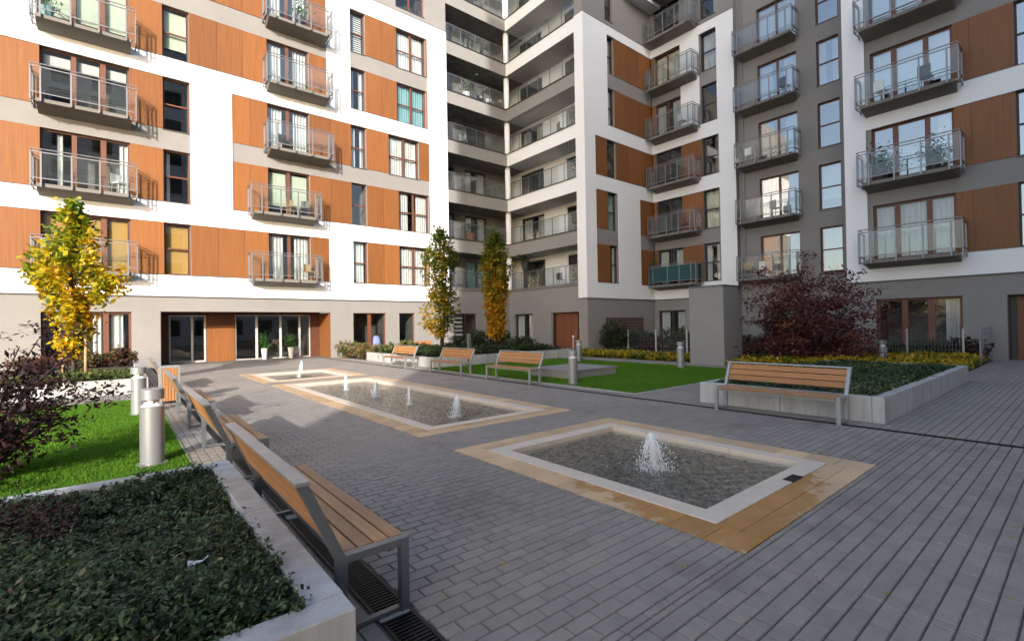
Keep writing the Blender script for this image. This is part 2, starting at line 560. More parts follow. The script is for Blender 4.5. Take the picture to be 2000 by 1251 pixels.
def curtain_mesh(F, u0, u1, z0, z1, w, mat, folds=7, amp=0.04):
    n = max(6, int((u1 - u0) * folds * 4))
    mb = MB()
    ph = random.random() * 6
    pts = []
    for i in range(n + 1):
        s = i / n
        u = u0 + (u1 - u0) * s
        dw = amp * math.sin(s * (u1 - u0) * folds * 2 * math.pi + ph) + amp * 0.5 * math.sin(s * 23 + ph)
        pts.append((u, w + dw))
    for i in range(n):
        (ua, wa), (ub, wb) = pts[i], pts[i + 1]
        mb.face([F(ua, wa, z0), F(ub, wb, z0), F(ub, wb, z1), F(ua, wa, z1)])
    return mb


def window(parent, F, u0, u1, z0, z1, ucuts=(), zcuts=(), rec=0.16, fmat='frame_brown', gmat='window_glass', cont='dark', mw=0.07, fw=0.07, sill=True, seed=None, deep=1.6):
    """frame > panes, interior, curtains / blinds, sill.  ucuts/zcuts: mullion centres, or (centre, width)"""
    mb = MB()
    w0, w1 = -rec - 0.07, -rec
    mb.box(u0, u1, w0, w1, z0, z0 + fw, F=F); mb.box(u0, u1, w0, w1, z1 - fw, z1, F=F)
    mb.box(u0, u0 + fw, w0, w1, z0 + fw, z1 - fw, F=F); mb.box(u1 - fw, u1, w0, w1, z0 + fw, z1 - fw, F=F)
    uc = [c if isinstance(c, tuple) else (c, mw) for c in ucuts]
    zc = [c if isinstance(c, tuple) else (c, mw) for c in zcuts]
    for c, m_ in uc:
        mb.box(c - m_ / 2, c + m_ / 2, w0, w1 + 0.012, z0 + fw, z1 - fw, F=F)
    ue = [u0 + fw] + [x for c, m_ in sorted(uc) for x in (c - m_ / 2, c + m_ / 2)] + [u1 - fw]
    ze = [z0 + fw] + [x for c, m_ in sorted(zc) for x in (c - m_ / 2, c + m_ / 2)] + [z1 - fw]
    for i in range(0, len(ue), 2):
        for c, m_ in zc:
            mb.box(ue[i], ue[i + 1], w0, w1 + 0.006, c - m_ / 2, c + m_ / 2, F=F)
    fr = mb.build('window', fmat, parent)
    wm = (w0 + w1) / 2
    for i in range(0, len(ue), 2):
        for j in range(0, len(ze), 2):
            g = MB()
            g.face([F(ue[i], wm, ze[j]), F(ue[i + 1], wm, ze[j]), F(ue[i + 1], wm, ze[j + 1]), F(ue[i], wm, ze[j + 1])])
            g.build('pane', gmat, fr)
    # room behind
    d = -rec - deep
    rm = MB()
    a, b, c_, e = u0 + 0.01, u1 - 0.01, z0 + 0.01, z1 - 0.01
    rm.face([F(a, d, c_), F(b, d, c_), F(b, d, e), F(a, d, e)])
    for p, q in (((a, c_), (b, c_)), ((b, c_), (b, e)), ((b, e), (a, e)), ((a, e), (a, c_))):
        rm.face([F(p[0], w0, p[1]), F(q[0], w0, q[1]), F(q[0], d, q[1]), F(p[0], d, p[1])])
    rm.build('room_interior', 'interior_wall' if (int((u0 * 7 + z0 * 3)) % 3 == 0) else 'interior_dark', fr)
    W = u1 - u0
    wi = w0 - 0.12
    rnd = random.Random(seed if seed is not None else int(u0 * 97 + z0 * 31))
    if cont == 'dark':
        if rnd.random() < 0.4:
            curtain_mesh(F, u0 + 0.1, u0 + 0.1 + W * 0.16, z0 + 0.05, z1 - 0.1, wi, 'curtain_white').build('curtain', 'curtain_white', fr)
    elif cont.startswith('curt'):
        mat = {'curt': 'curtain_white', 'curtc': 'curtain_cream', 'curtt': 'curtain_teal', 'curts': 'curtain_white', 'curtm': 'curtain_white', 'curtp': 'curtain_white'}[cont]
        if cont in ('curt', 'curtc', 'curtt'):
            curtain_mesh(F, u0 + 0.08, u1 - 0.08, z0 + 0.05, z1 - 0.1, wi, mat, 6).build('curtain', mat, fr)
        elif cont == 'curtp':
            curtain_mesh(F, u0 + W * 0.17, u0 + W * 0.24, z0 + 0.05, z1 - 0.1, wi, mat, 6).build('curtain', mat, fr)
            curtain_mesh(F, u1 - W * 0.13, u1 - 0.08, z0 + 0.05, z1 - 0.1, wi, mat, 6).build('curtain', mat, fr)
        elif cont == 'curts':
            curtain_mesh(F, u0 + 0.08, u0 + W * 0.36, z0 + 0.05, z1 - 0.1, wi, mat, 6).build('curtain', mat, fr)
            curtain_mesh(F, u1 - W * 0.36, u1 - 0.08, z0 + 0.05, z1 - 0.1, wi, mat, 6).build('curtain', mat, fr)
        else:
            for f0, f1 in ((0.18, 0.3), (0.38, 0.48), (0.55, 0.66), (0.72, 0.9)):
                curtain_mesh(F, u0 + W * f0, u0 + W * f1, z0 + 0.05, z1 - 0.1, wi, mat, 5).build('curtain', mat, fr)
    elif cont.startswith('blind'):
        mat = {'blindy': 'blind_yellow', 'blindg': 'blind_green', 'blindw': 'curtain_white', 'blindz': 'curtain_white', 'blindt': 'curtain_white'}[cont]
        bm_ = MB()
        if cont == 'blindz':      # day and night stripes
            n = 8
            hgt = (z1 - z0 - 0.2) / n
            for i in range(n):
                bm_.box(u0 + 0.1, u0 + W * 0.47, wi - 0.01, wi, z0 + 0.1 + i * hgt, z0 + 0.1 + (i + 0.52) * hgt, F=F)
        elif cont == 'blindt':    # short roller blind at the head
            for i in range(0, len(ue), 2):
                bm_.box(ue[i] + 0.03, ue[i + 1] - 0.03, wi - 0.01, wi, z1 - 0.62, z1 - 0.2, F=F)
        elif cont == 'blindw':    # venetian slats
            n = 18
            hgt = (z1 - z0 - 0.2) / n
            for i in range(n):
                zz = z0 + 0.1 + i * hgt
                bm_.face([F(u0 + 0.1, wi, zz), F(u1 - 0.1, wi, zz), F(u1 - 0.1, wi - 0.05, zz + hgt * 0.85), F(u0 + 0.1, wi - 0.05, zz + hgt * 0.85)])
        else:
            for i in range(0, len(ue), 2):
                bm_.box(ue[i] + 0.02, ue[i + 1] - 0.02, wi - 0.01, wi, z0 + 0.1 + (0.5 if cont == 'blindg' else 0), z1 - 0.12, F=F)
        bm_.build('blind', mat, fr)
    if sill:
        s = MB(); s.box(u0 - 0.03, u1 + 0.03, -rec, 0.045, z0 - 0.035, z0 - 0.005, F=F)
        s.build('sill', 'flashing', fr)
    return fr


def cladding(parent, F, u0, u1, z0, z1, splits=(), w=0.0):
    """row of laminate boards with open joints; each board its own part"""
    edges = [u0] + sorted(splits) + [u1]
    out = [edges[0]]
    for e in edges[1:]:
        if e - out[-1] > 1.5 and not splits:
            n = math.ceil((e - out[-1]) / 1.65)
            s = out[-1]
            for i in range(1, n): out.append(s + (e - s) * i / n)
        out.append(e)
    for a, b in zip(out[:-1], out[1:]):
        mb = MB()
        mb.box(a + 0.006, b - 0.006, w + 0.002, w + 0.028, z0 + 0.02, z1 - 0.012, tint=random.random(), F=F)
        mb.build('cladding_panel', 'cladding', parent)


def flash(parent, F, u0, u1, z, w=0.07):
    mb = MB(); mb.box(u0, u1 + 0.05, 0.003, w + 0.015, z - 0.022, z + 0.012, F=F)
    mb.build('flashing_strip', 'flashing', parent)


def balcony(parent, F, u0, u1, zs, dep, posts, gmat='rail_glass', screen=None, inset=0.16):
    """slab > railing, glass_panel (one per bay), handrail"""
    mb = MB()
    FF = lambda a, p, q: F(a, p, q)
    d = dep - 0.09
    mb.prism([(0.0, zs - 0.03), (d, zs - 0.05), (d, zs - 0.20), (d - 0.12, zs - 0.235), (0.0, zs - 0.40)], u0 + inset, u1 - inset, FF)
    sl_ = mb.build('balcony', 'balcony_concrete', parent)
    rl = MB()
    for p in posts:      # flat posts bolted to the slab edge, doubled
        rl.box(p - 0.028, p + 0.028, dep - 0.035, dep + 0.012, zs - 0.205, zs + 1.20, F=F)
        rl.box(p - 0.028, p + 0.028, dep - 0.12, dep - 0.035, zs - 0.205, zs - 0.12, F=F)
    for ue in (u0, u1):
        for wq in (0.06, 0.22, dep - 0.22, dep - 0.03):
            rl.box(ue - 0.02, ue + 0.02, wq - 0.025, wq + 0.025, zs - 0.20, zs + 1.20, F=F)
        rl.box(ue - 0.022, ue + 0.022, 0.0, dep, zs + 1.165, zs + 1.205, F=F)
        rl.box(ue - 0.022, ue + 0.022, 0.0, dep, zs + 0.11, zs + 0.145, F=F)
        rl.box(ue - 0.015, ue + 0.015, 0.0, dep - 0.1, zs - 0.15, zs - 0.10, F=F)
        rl.box(min(ue, ue + (inset if ue == u0 else -inset)), max(ue, ue + (inset if ue == u0 else -inset)), dep - 0.2, dep - 0.17, zs - 0.15, zs - 0.1, F=F)
    rl.box(u0, u1, dep - 0.02, dep + 0.02, zs + 1.165, zs + 1.205, F=F)
    rl.box(u0 + 0.02, u1 - 0.02, dep - 0.02, dep + 0.015, zs + 0.11, zs + 0.145, F=F)
    rl.build('railing', 'railing_steel', sl_)
    hr = MB()
    zt = zs + 1.315
    hr.tube([F(u0, 0.03, zt), F(u0, dep, zt), F(u1, dep, zt), F(u1, 0.03, zt)], 0.024, 8)
    for p in list(posts) + [u0, u1]:
        hr.box(p - 0.008, p + 0.008, dep - 0.012, dep + 0.012, zs + 1.2, zt, F=F)
    hr.build('handrail', 'railing_steel', sl_, smooth=False)
    ed = sorted(set([u0] + list(posts) + [u1]))
    for a, b in zip(ed[:-1], ed[1:]):
        if b - a < 0.2: continue
        g = MB()
        g.box(a + 0.035, b - 0.035, dep - 0.012, dep - 0.002, zs + 0.15, zs + 1.16, F=F)
        g.build('glass_panel', screen or gmat, sl_)
    for ue in (u0, u1):
        g = MB(); g.box(ue - 0.005, ue + 0.005, 0.26, dep - 0.26, zs + 0.15, zs + 1.16, F=F)
        g.build('glass_panel', screen or gmat, sl_)
    return sl_


# ------------------------------------------------------------------ ground
gm = MB()
gm.box(-150, 150, -150, 150, -1.2, -0.42)
gr = gm.build('ground', 'joint_sand'); tag(gr, kind='structure')

POOLS = [(3.55, 6.83, 1.67, 5.64), (3.58, 6.95, 6.65, 15.95), (3.50, 6.95, 16.70, 20.60)]


def sub_rects(x0, x1, y0, y1, holes):
    xs = sorted({x0, x1, *[h[0] for h in holes], *[h[1] for h in holes]})
    ys = sorted({y0, y1, *[h[2] for h in holes], *[h[3] for h in holes]})
    xs = [x for x in xs if x0 <= x <= x1]; ys = [y for y in ys if y0 <= y <= y1]
    R = []
    for i in range(len(xs) - 1):
        for j in range(len(ys) - 1):
            cx_, cy_ = (xs[i] + xs[i + 1]) / 2, (ys[j] + ys[j + 1]) / 2
            if any(h[0] < cx_ < h[1] and h[2] < cy_ < h[3] for h in holes): continue
            R.append((xs[i], xs[i + 1], ys[j], ys[j + 1]))
    return R


def bed(name, rects, mat, ztop=-0.009):
    mb = MB()
    for (a, b, c, d) in rects:
        mb.box(a, b, c, d, -0.43, ztop)
    o = mb.build(name, mat); tag(o, kind='structure')
    return o


def paver_quads(rx, ry, lx, ly, zt, g=0.0032, bv=0.005):
    """pavers given lists of rects -> quad verts: top + 4 chamfers, numpy"""
    r = np.asarray(rx)          # n,4: x0,x1,y0,y1
    n = len(r)
    x0, x1, y0, y1 = r[:, 0] + g, r[:, 1] - g, r[:, 2] + g, r[:, 3] - g
    z = zt
    zb = z - 0.012
    V = np.zeros((n, 5, 4, 3))
    xi0, xi1, yi0, yi1 = x0 + bv, x1 - bv, y0 + bv, y1 - bv

    def put(k, pts):
        for i, (a, b, c) in enumerate(pts):
            V[:, k, i, 0] = a; V[:, k, i, 1] = b; V[:, k, i, 2] = c
    put(0, [(xi0, yi0, z), (xi1, yi0, z), (xi1, yi1, z), (xi0, yi1, z)])
    put(1, [(x0, y0, zb), (x1, y0, zb), (xi1, yi0, z), (xi0, yi0, z)])
    put(2, [(x1, y0, zb), (x1, y1, zb), (xi1, yi1, z), (xi1, yi0, z)])
    put(3, [(x1, y1, zb), (x0, y1, zb), (xi0, yi1, z), (xi1, yi1, z)])
    put(4, [(x0, y1, zb), (x0, y0, zb), (xi0, yi0, z), (xi0, yi1, z)])
    return V.reshape(-1, 3)


def lay(rects, W=0.22, H=0.11, ox=2.15, oy=1.84, swap=False):
    """running bond clipped to rects"""
    out = []
    for (a, b, c, d) in rects:
        if swap: a, b, c, d = c, d, a, b
        j0 = math.floor((c - oy) / H); j1 = math.ceil((d - oy) / H)
        for j in range(j0, j1):
            ya, yb = max(c, oy + j * H), min(d, oy + (j + 1) * H)
            if yb - ya < 0.02: continue
            off = ox + (j % 2) * W * 0.5
            i0 = math.floor((a - off) / W); i1 = math.ceil((b - off) / W)
            for i in range(i0, i1):
                xa, xb = max(a, off + i * W), min(b, off + (i + 1) * W)
                if xb - xa < 0.025: continue
                out.append((ya, yb, xa, xb) if swap else (xa, xb, ya, yb))
    return out


def pave(name, rects, n_single=0, zt=0.0, **kw):
    base = bed(name, rects, 'joint_sand')
    P_ = lay(rects, **kw)
    P_.sort(key=lambda r: ((r[0] + r[1]) / 2) ** 2 + ((r[2] + r[3]) / 2) ** 2 + (0 if ((r[0] + r[1]) / 2 * 0.634 + (r[2] + r[3]) / 2 * 0.773) > 2.4 and (r[0] + r[1]) / 2 > 0.5 else 1e4))
    cache = {}
    full = [r for r in P_[:int(n_single * 1.4)] if abs((r[1] - r[0]) - kw.get('W', 0.22)) < 1e-3 and abs((r[3] - r[2]) - kw.get('H', 0.11)) < 1e-3][:n_single]
    fs = set(full)
    for r in full:
        key = random.randrange(12)
        if key not in cache:
            w, h = kw.get('W', 0.22), kw.get('H', 0.11)
            V = paver_quads([(-w / 2, w / 2, -h / 2, h / 2)], None, None, None, 0.0)
            cache[key] = quads_mesh('paver', V, 'paver', [key / 11.0] * 5)
        o = link('paver', cache[key], base)
        o.location = ((r[0] + r[1]) / 2, (r[2] + r[3]) / 2, zt + random.uniform(-0.0012, 0.0012))
        o.rotation_euler = (random.uniform(-0.004, 0.004), random.uniform(-0.004, 0.004), random.uniform(-0.004, 0.004))
    rest = [r for r in P_ if r not in fs]
    zz = zt + rng.uniform(-0.0014, 0.0014, len(rest))
    V = paver_quads(rest, None, None, None, zz)
    t_ = np.repeat(rng.random(len(rest)), 5)
    o = link('paver_field', quads_mesh('paver_field', V, 'paver', t_), base)
    o['kind'] = 'stuff'
    return base


plaza = sub_rects(1.37, 9.02, -2.2, 28.2, POOLS)
pave('plaza_paving', plaza, 300)
pave('path', sub_rects(9.16, 27.0, -3.0, 7.05, [(9.6, 17.6, 2.2, 5.42), (17.6, 27, 2.62, 7.1)]), ox=9.2, oy=0.0)
pave('path', [(17.15, 18.75, 7.05, 17.2), (9.16, 9.55, 7.05, 17.2), (9.16, 10.0, 17.2, 28.2), (18.75, 22.9, 20.4, 21.2), (18.75, 22.9, 21.2, 23.9)], ox=17.2, oy=7.05)
pave('path', [(0.72, 1.155, 5.42, 28.2)], swap=True, ox=5.4, oy=0.72)
pave('path', [(-9.0, 0.72, 15.2, 16.85)], swap=True, ox=15.2, oy=-9.0)
pave('path', [(0.68, 1.155, -2.2, 2.1), (0.86, 1.155, 2.1, 5.42)], swap=True, ox=2.1, oy=0.7)

# linear drain under the left benches
drain = bed('drain_channel', [(1.155, 1.37, -2.2, 28.2)], 'channel_dark', -0.06)
e = MB()
e.box(1.157, 1.177, -2.2, 28.2, -0.07, -0.002); e.box(1.348, 1.368, -2.2, 28.2, -0.07, -0.002)
e.build('channel_edge', 'grate_iron', drain)
gs = MB()
y = -0.5
while y < 12:
    if not any(abs(y - q) < 0.055 for q in (2.70, 4.66, 6.17, 8.28)):
        gs.box(1.18, 1.345, y, y + 0.014, -0.03, -0.004)
    y += 0.032
gs.box(1.26, 1.268, -0.5, 12, -0.032, -0.008)
gs.build('grate_bars', 'grate_iron', drain, kind='stuff')
for yy in (2.70, 4.66, 6.17, 8.28):
    p = MB(); p.box(1.157, 1.345, yy - 0.05, yy + 0.05, -0.05, 0.004)
    p.build('bridge_block', 'planter_concrete', drain)
# slot drain on the right
drain2 = bed('slot_drain', [(9.02, 9.16, -3.0, 28.2)], 'channel_dark', -0.035)
e = MB()
e.box(9.021, 9.035, -3.0, 28.2, -0.05, 0.001); e.box(9.145, 9.159, -3.0, 28.2, -0.05, 0.001)
e.build('channel_edge', 'grate_iron', drain2)

def fbm(x, y, seed=0):
    r = np.random.default_rng(seed)
    z = 0
    for k in range(5):
        a, b, c, d = r.uniform(-1, 1, 4)
        f = 1.2 * 1.8 ** k
        z = z + np.sin(x * f * (1 + a * .3) + y * f * b + c * 6) * np.cos(y * f * (1 + d * .3) - x * f * a + b * 6) / 1.5 ** k
    return z


# lawns
def lawn(rects, n, hmax, mindist_pow=1.0, label=None):
    o = bed('lawn', rects, 'lawn_ground', -0.004)
    tot = sum((b - a) * (d - c) for a, b, c, d in rects)
    Pts = []
    for (a, b, c, d) in rects:
        k = int(n * (b - a) * (d - c) / tot)
        Pts.append(np.column_stack([rng.uniform(a, b, k), rng.uniform(c, d, k)]))
    P2 = np.vstack(Pts); k = len(P2)
    h = hmax * rng.uniform(0.55, 1.1, k)
    th = rng.uniform(0, 2 * np.pi, k)
    w = 0.0045 * np.sqrt(hmax / 0.03)
    dx, dy = np.cos(th) * w, np.sin(th) * w
    lean = rng.normal(0, 0.35, (k, 2)) * h[:, None]
    V = np.zeros((k, 3, 3))
    V[:, 0] = np.column_stack([P2[:, 0] - dx, P2[:, 1] - dy, np.full(k, -0.006)])
    V[:, 1] = np.column_stack([P2[:, 0] + dx, P2[:, 1] + dy, np.full(k, -0.006)])
    V[:, 2] = np.column_stack([P2[:, 0] + lean[:, 0], P2[:, 1] + lean[:, 1], h])
    pn = 0.5 + 0.2 * fbm(P2[:, 0] * 0.9, P2[:, 1] * 0.9, 21)
    h = h * np.clip(0.7 + 0.5 * pn, 0.4, 1.4)
    tint = np.clip(0.25 + 0.3 * pn + rng.normal(0, 0.2, k), 0, 1)
    g = link('grass', quads_mesh('grass', V.reshape(-1, 3), 'grass', tint, 3), None)
    tag(g, label, 'grass', kind='stuff')


lawn([(-9, -2.6, 5.42, 15.2)], 30000, 0.04, label='short sunlit lawn grass far left beyond the dark maple')
lawn([(-2.6, 0.72, 5.42, 15.2)], 170000, 0.035, label='short bright green grass behind the left benches')
lawn([(9.55, 17.15, 7.05, 17.2)], 150000, 0.045, label='mown lawn grass in the shade behind the right benches')

# kerb along the lawn
k = MB(); k.box(0.705, 0.722, 5.42, 15.2, -0.2, 0.012); tag(k.build('lawn_kerb', 'planter_concrete'), kind='structure')
k = MB(); k.box(9.54, 9.62, 7.05, 17.2, -0.2, 0.015); k.box(17.1, 17.16, 7.05, 17.2, -0.2, 0.015); k.box(9.62, 17.1, 7.03, 7.09, -0.2, 0.015)
tag(k.build('lawn_kerb', 'planter_concrete'), kind='structure')


# ------------------------------------------------------------------ pools
def pebbles(x0, x1, y0, y1, n, zf, parent):
    bmm = bmesh.new(); bmesh.ops.create_icosphere(bmm, subdivisions=1, radius=1)
    bv = np.array([v.co[:] for v in bmm.verts]); bf = np.array([[v.index for v in f.verts] for f in bmm.faces]); bmm.free()
    P_ = np.column_stack([rng.uniform(x0, x1, n), rng.uniform(y0, y1, n), zf + rng.uniform(0, 0.012, n)])
    s = rng.uniform(0.014, 0.042, (n, 1)) * np.ones((1, 3)); s[:, 0] *= rng.uniform(0.7, 1.4, n); s[:, 2] *= 0.6
    th = rng.uniform(0, 6.28, n)
    v = bv[None] * s[:, None, :]
    cx_, sx_ = np.cos(th)[:, None], np.sin(th)[:, None]
    x_, y_ = v[:, :, 0] * cx_ - v[:, :, 1] * sx_, v[:, :, 0] * sx_ + v[:, :, 1] * cx_
    v = np.stack([x_, y_, v[:, :, 2]], -1) + P_[:, None, :]
    tri = v[:, bf, :].reshape(-1, 3)
    o = link('pebbles', quads_mesh('pebbles', tri, 'pebble', np.repeat(rng.random(n), len(bf)), 3), parent)
    o['kind'] = 'stuff'


def pool(idx, tx0, tx1, ty0, ty1, rim, inner, label, npeb, overflow=None):
    root = thing('fountain_pool', label, 'fountain pool', 'square cut fountain basins set in the plaza')
    rx0, rx1, ry0, ry1 = rim
    ix0, ix1, iy0, iy1 = inner
    # tan border slabs
    def slab(a, b, c, d):
        t_ = random.random()
        mb = MB(); mb.box(a + 0.003, b - 0.003, c + 0.003, d - 0.003, -0.05, 0.003, tint=t_)
        me = mb.mesh('border_slab', 'tan_slab')
        # subdivide wetness at the corners through an attribute on points
        at = me.attributes.new('wet', 'FLOAT', 'POINT')
        vals = []
        for v in me.vertices:
            x, y = v.co.x, v.co.y
            q = -0.3
            if idx == 0:
                if y < ry0 + 0.08: q = max(q, 0.66 - 0.75 * max(0, ry0 - y) - (0.6 * max(0, x - 5.55)) - (0.12 if x < 3.8 else 0))
                if x < rx0 + 0.08: q = max(q, (0.66 - 0.17 * max(0, y - 2.4) if y < 5 else -0.3) - 0.75 * max(0, rx0 - x))
            if idx == 1:
                if x < rx0 + 0.05: q = max(q, 0.35 if y > 7.0 else 0.0)
                if y < ry0 + 0.05: q = max(q, 0.45 - 0.9 * max(0, ry0 - y))
            if idx == 2 and x < rx0 + 0.05: q = 0.35
            vals.append(q)
        at.data.foreach_set('value', np.array(vals, dtype=np.float32))
        link('border_slab', me, root)
    n = max(1, round((ty1 - ty0) / 0.62)) 
    for i in range(n):
        a, b = ty0 + (ty1 - ty0) * i / n, ty0 + (ty1 - ty0) * (i + 1) / n
        m2 = 2
        for q in range(m2):
            c, d = a + (b - a) * q / m2, a + (b - a) * (q + 1) / m2
            slab(tx0, rx0, c, d); slab(rx1, tx1, c, d)
    n = max(1, round((rx1 - rx0) / 0.64))
    for i in range(n):
        a, b = rx0 + (rx1 - rx0) * i / n, rx0 + (rx1 - rx0) * (i + 1) / n
        for (c, d) in ((ty0, (ty0 + ry0) / 2), ((ty0 + ry0) / 2, ry0), (ry1, (ry1 + ty1) / 2), ((ry1 + ty1) / 2, ty1)):
            slab(a, b, c, d)
    # stone rim, in lengths
    def rimseg(a, b, c, d):
        mb = MB(); mb.box(a + 0.0015, b - 0.0015, c + 0.0015, d - 0.0015, -0.17, 0.012, tint=random.random())
        mb.build('rim_stone', 'stone_rim', root, bevel=0.004)
    ny = max(2, round((ry1 - ry0) / 1.1)); nx = 3
    ov = overflow
    for i in range(ny):
        a, b = ry0 + (ry1 - ry0) * i / ny, ry0 + (ry1 - ry0) * (i + 1) / ny
        rimseg(rx0, ix0, a, b); rimseg(ix1, rx1, a, b)
    for i in range(nx):
        a, b = ix0 + (ix1 - ix0) * i / nx, ix0 + (ix1 - ix0) * (i + 1) / nx
        if ov and i == 2:
            o0, o1 = ov
            rimseg(a, b, ry0, iy0)
            mb = MB(); mb.box(o0, o1, ry0 - 0.003, ry0 + 0.10, -0.05, 0.0145); mb.build('overflow_slot_shade', 'channel_dark', root)  # dark plate on the unbroken rim, painting the shade of a recessed notch
        else:
            rimseg(a, b, ry0, iy0)
        rimseg(a, b, iy1, ry1)
    mb = MB(); mb.box(ix0 - 0.01, ix1 + 0.01, iy0 - 0.01, iy1 + 0.01, -0.4, -0.115)
    mb.build('basin_floor', 'basin', root)
    pebbles(ix0 + 0.03, ix1 - 0.03, iy0 + 0.03, iy1 - 0.03, npeb, -0.11, root)
    # water surface with slight waves
    nx_, ny_ = 90, int(90 * (iy1 - iy0) / (ix1 - ix0))
    JT = {0: [(5.02, 3.44, 1.6)], 1: [(5.08, 7.98, 1.2), (5.08, 9.9, 1), (5.05, 11.65, 1), (5.0, 13.6, 1)], 2: [(5.1, 18.55, 1)]}[idx]
    def rings(x, y):
        z = 0
        for (jx, jy, a_) in JT:
            d_ = math.hypot(x - jx, y - jy)
            z += 0.0035 * a_ * math.sin(d_ * 46 + 1.5 * math.sin(5 * math.atan2(y - jy, x - jx))) * math.exp(-d_ * 1.6)
        return z
    mb = MB()
    X_ = np.linspace(ix0, ix1, nx_ + 1); Y_ = np.linspace(iy0, iy1, ny_ + 1)
    vv = [(x, y, -0.055 + 0.0016 * math.sin(x * 19 + 3 * math.sin(y * 7)) * math.cos(y * 17 + x * 3) + rings(x, y)) for y in Y_ for x in X_]
    ff = [(j * (nx_ + 1) + i, j * (nx_ + 1) + i + 1, (j + 1) * (nx_ + 1) + i + 1, (j + 1) * (nx_ + 1) + i) for j in range(ny_) for i in range(nx_)]
    mb.v, mb.f, mb.t = vv, ff, [0.5] * len(ff)
    mb.build('water_surface', 'water', root, smooth=True)
    return root


bed('basin_bed', [p for p in POOLS], 'joint_sand', -0.41)
bm_ = MB()
pool(0, *POOLS[0], (3.88, 6.47, 2.06, 5.30), (4.10, 6.27, 2.28, 5.08), 'nearest square basin with pale stone rim, wet orange slabs and one jet', 5200, (5.45, 5.72))
pool(1, *POOLS[1], (3.91, 6.58, 6.98, 15.62), (4.11, 6.38, 7.18, 15.42), 'long middle basin with four water jets and pebble bed', 13000)
pool(2, *POOLS[2], (3.85, 6.58, 17.0, 20.28), (4.05, 6.38, 17.2, 20.08), 'farthest small basin with one jet near the glazed entrance', 4500)
for (a, b, c, d) in POOLS:      # sand under the slabs
    pass


def jet(x, y, h, spread, n, label, lean=(0, 0)):
    root = thing('fountain_jet', label, 'water jet', 'water jets rising from the basins', (x, y, -0.075))
    n *= 2
    mb = MB()
    pts, rad = [], []
    k = 12
    for i in range(k + 1):
        s = i / k
        pts.append((lean[0] * s + random.uniform(-1, 1) * 0.006, lean[1] * s + random.uniform(-1, 1) * 0.006, h * s))
        rad.append((0.010 + (0.028 if spread > 0.12 else 0.020) * math.sin(math.pi * min(1, s * 0.9)) ** 1.2 * (0.8 + 0.4 * random.random())) * (1 if i < k else 0.3))
    mb.tube(pts, rad, 9)
    for q in range(18 if spread > 0.07 else 5):      # strands falling back from the crown of the jet
        th = random.uniform(0, 6.28); vr_ = spread * random.uniform(0.35, 1.1); zt = h * random.uniform(0.75, 1.0)
        arc = [(lean[0] + vr_ * f * math.cos(th), lean[1] + vr_ * f * math.sin(th), zt * (1 - 0.1 * f) - zt * 0.9 * f * f) for f in (0, 0.2, 0.4, 0.55, 0.7, 0.85)]
        mb.tube(arc, [0.013, 0.012, 0.009, 0.006, 0.0045, 0.002], 6)
    mb.build('water_column', 'foam', root, smooth=True)
    bmm = bmesh.new(); bmesh.ops.create_icosphere(bmm, subdivisions=1, radius=1)
    bv = np.array([v.co[:] for v in bmm.verts]); bf = np.array([[v.index for v in f.verts] for f in bmm.faces]); bmm.free()
    # droplets on ballistic arcs
    th = rng.uniform(0, 2 * np.pi, n); vr = np.abs(rng.normal(0, spread, n)); s = rng.random(n) ** 0.8
    z0 = h * rng.uniform(0.65, 1.0, n)
    z = np.clip(z0 * (1 - s ** 2), 0.0, None) + rng.normal(0, 0.008, n)
    r = vr * s + 0.015
    P_ = np.column_stack([r * np.cos(th) + lean[0] * 0.8 * (z / h), r * np.sin(th) + lean[1] * 0.8 * (z / h), np.maximum(z, 0.0)])
    n2 = n // 3      # splash ring on the surface
    th2 = rng.uniform(0, 2 * np.pi, n2); r2_ = np.abs(rng.normal(spread * 0.9, spread * 0.35, n2))
    P2 = np.column_stack([r2_ * np.cos(th2), r2_ * np.sin(th2), np.abs(rng.normal(0, 0.03, n2))])
    P_ = np.vstack([P_, P2]); n = len(P_)
    sz = rng.uniform(0.002, 0.0075, (n, 1)) * np.array([[1, 1, 1.5]])
    v = bv[None] * sz[:, None, :] + P_[:, None, :]
    o = link('droplets', quads_mesh('droplets', v[:, bf, :].reshape(-1, 3), 'foam', np.full(n * len(bf), 0.5), 3), root)
    o['kind'] = 'stuff'


jet(5.02, 3.44, 0.44, 0.16, 620, 'foaming jet in the nearest basin', (-0.02, 0.03))
jet(5.08, 7.98, 0.42, 0.10, 360, 'jet closest to the near end of the long basin', (0.04, -0.02))
jet(5.08, 9.90, 0.42, 0.05, 160, 'second jet from the near end of the long basin')
jet(5.05, 11.65, 0.40, 0.08, 240, 'third jet from the near end of the long basin')
jet(5.00, 13.6, 0.44, 0.05, 160, 'jet at the far end of the long basin')
jet(5.10, 18.55, 0.62, 0.05, 160, 'thin arched jet in the farthest basin', (0.10, -0.04))


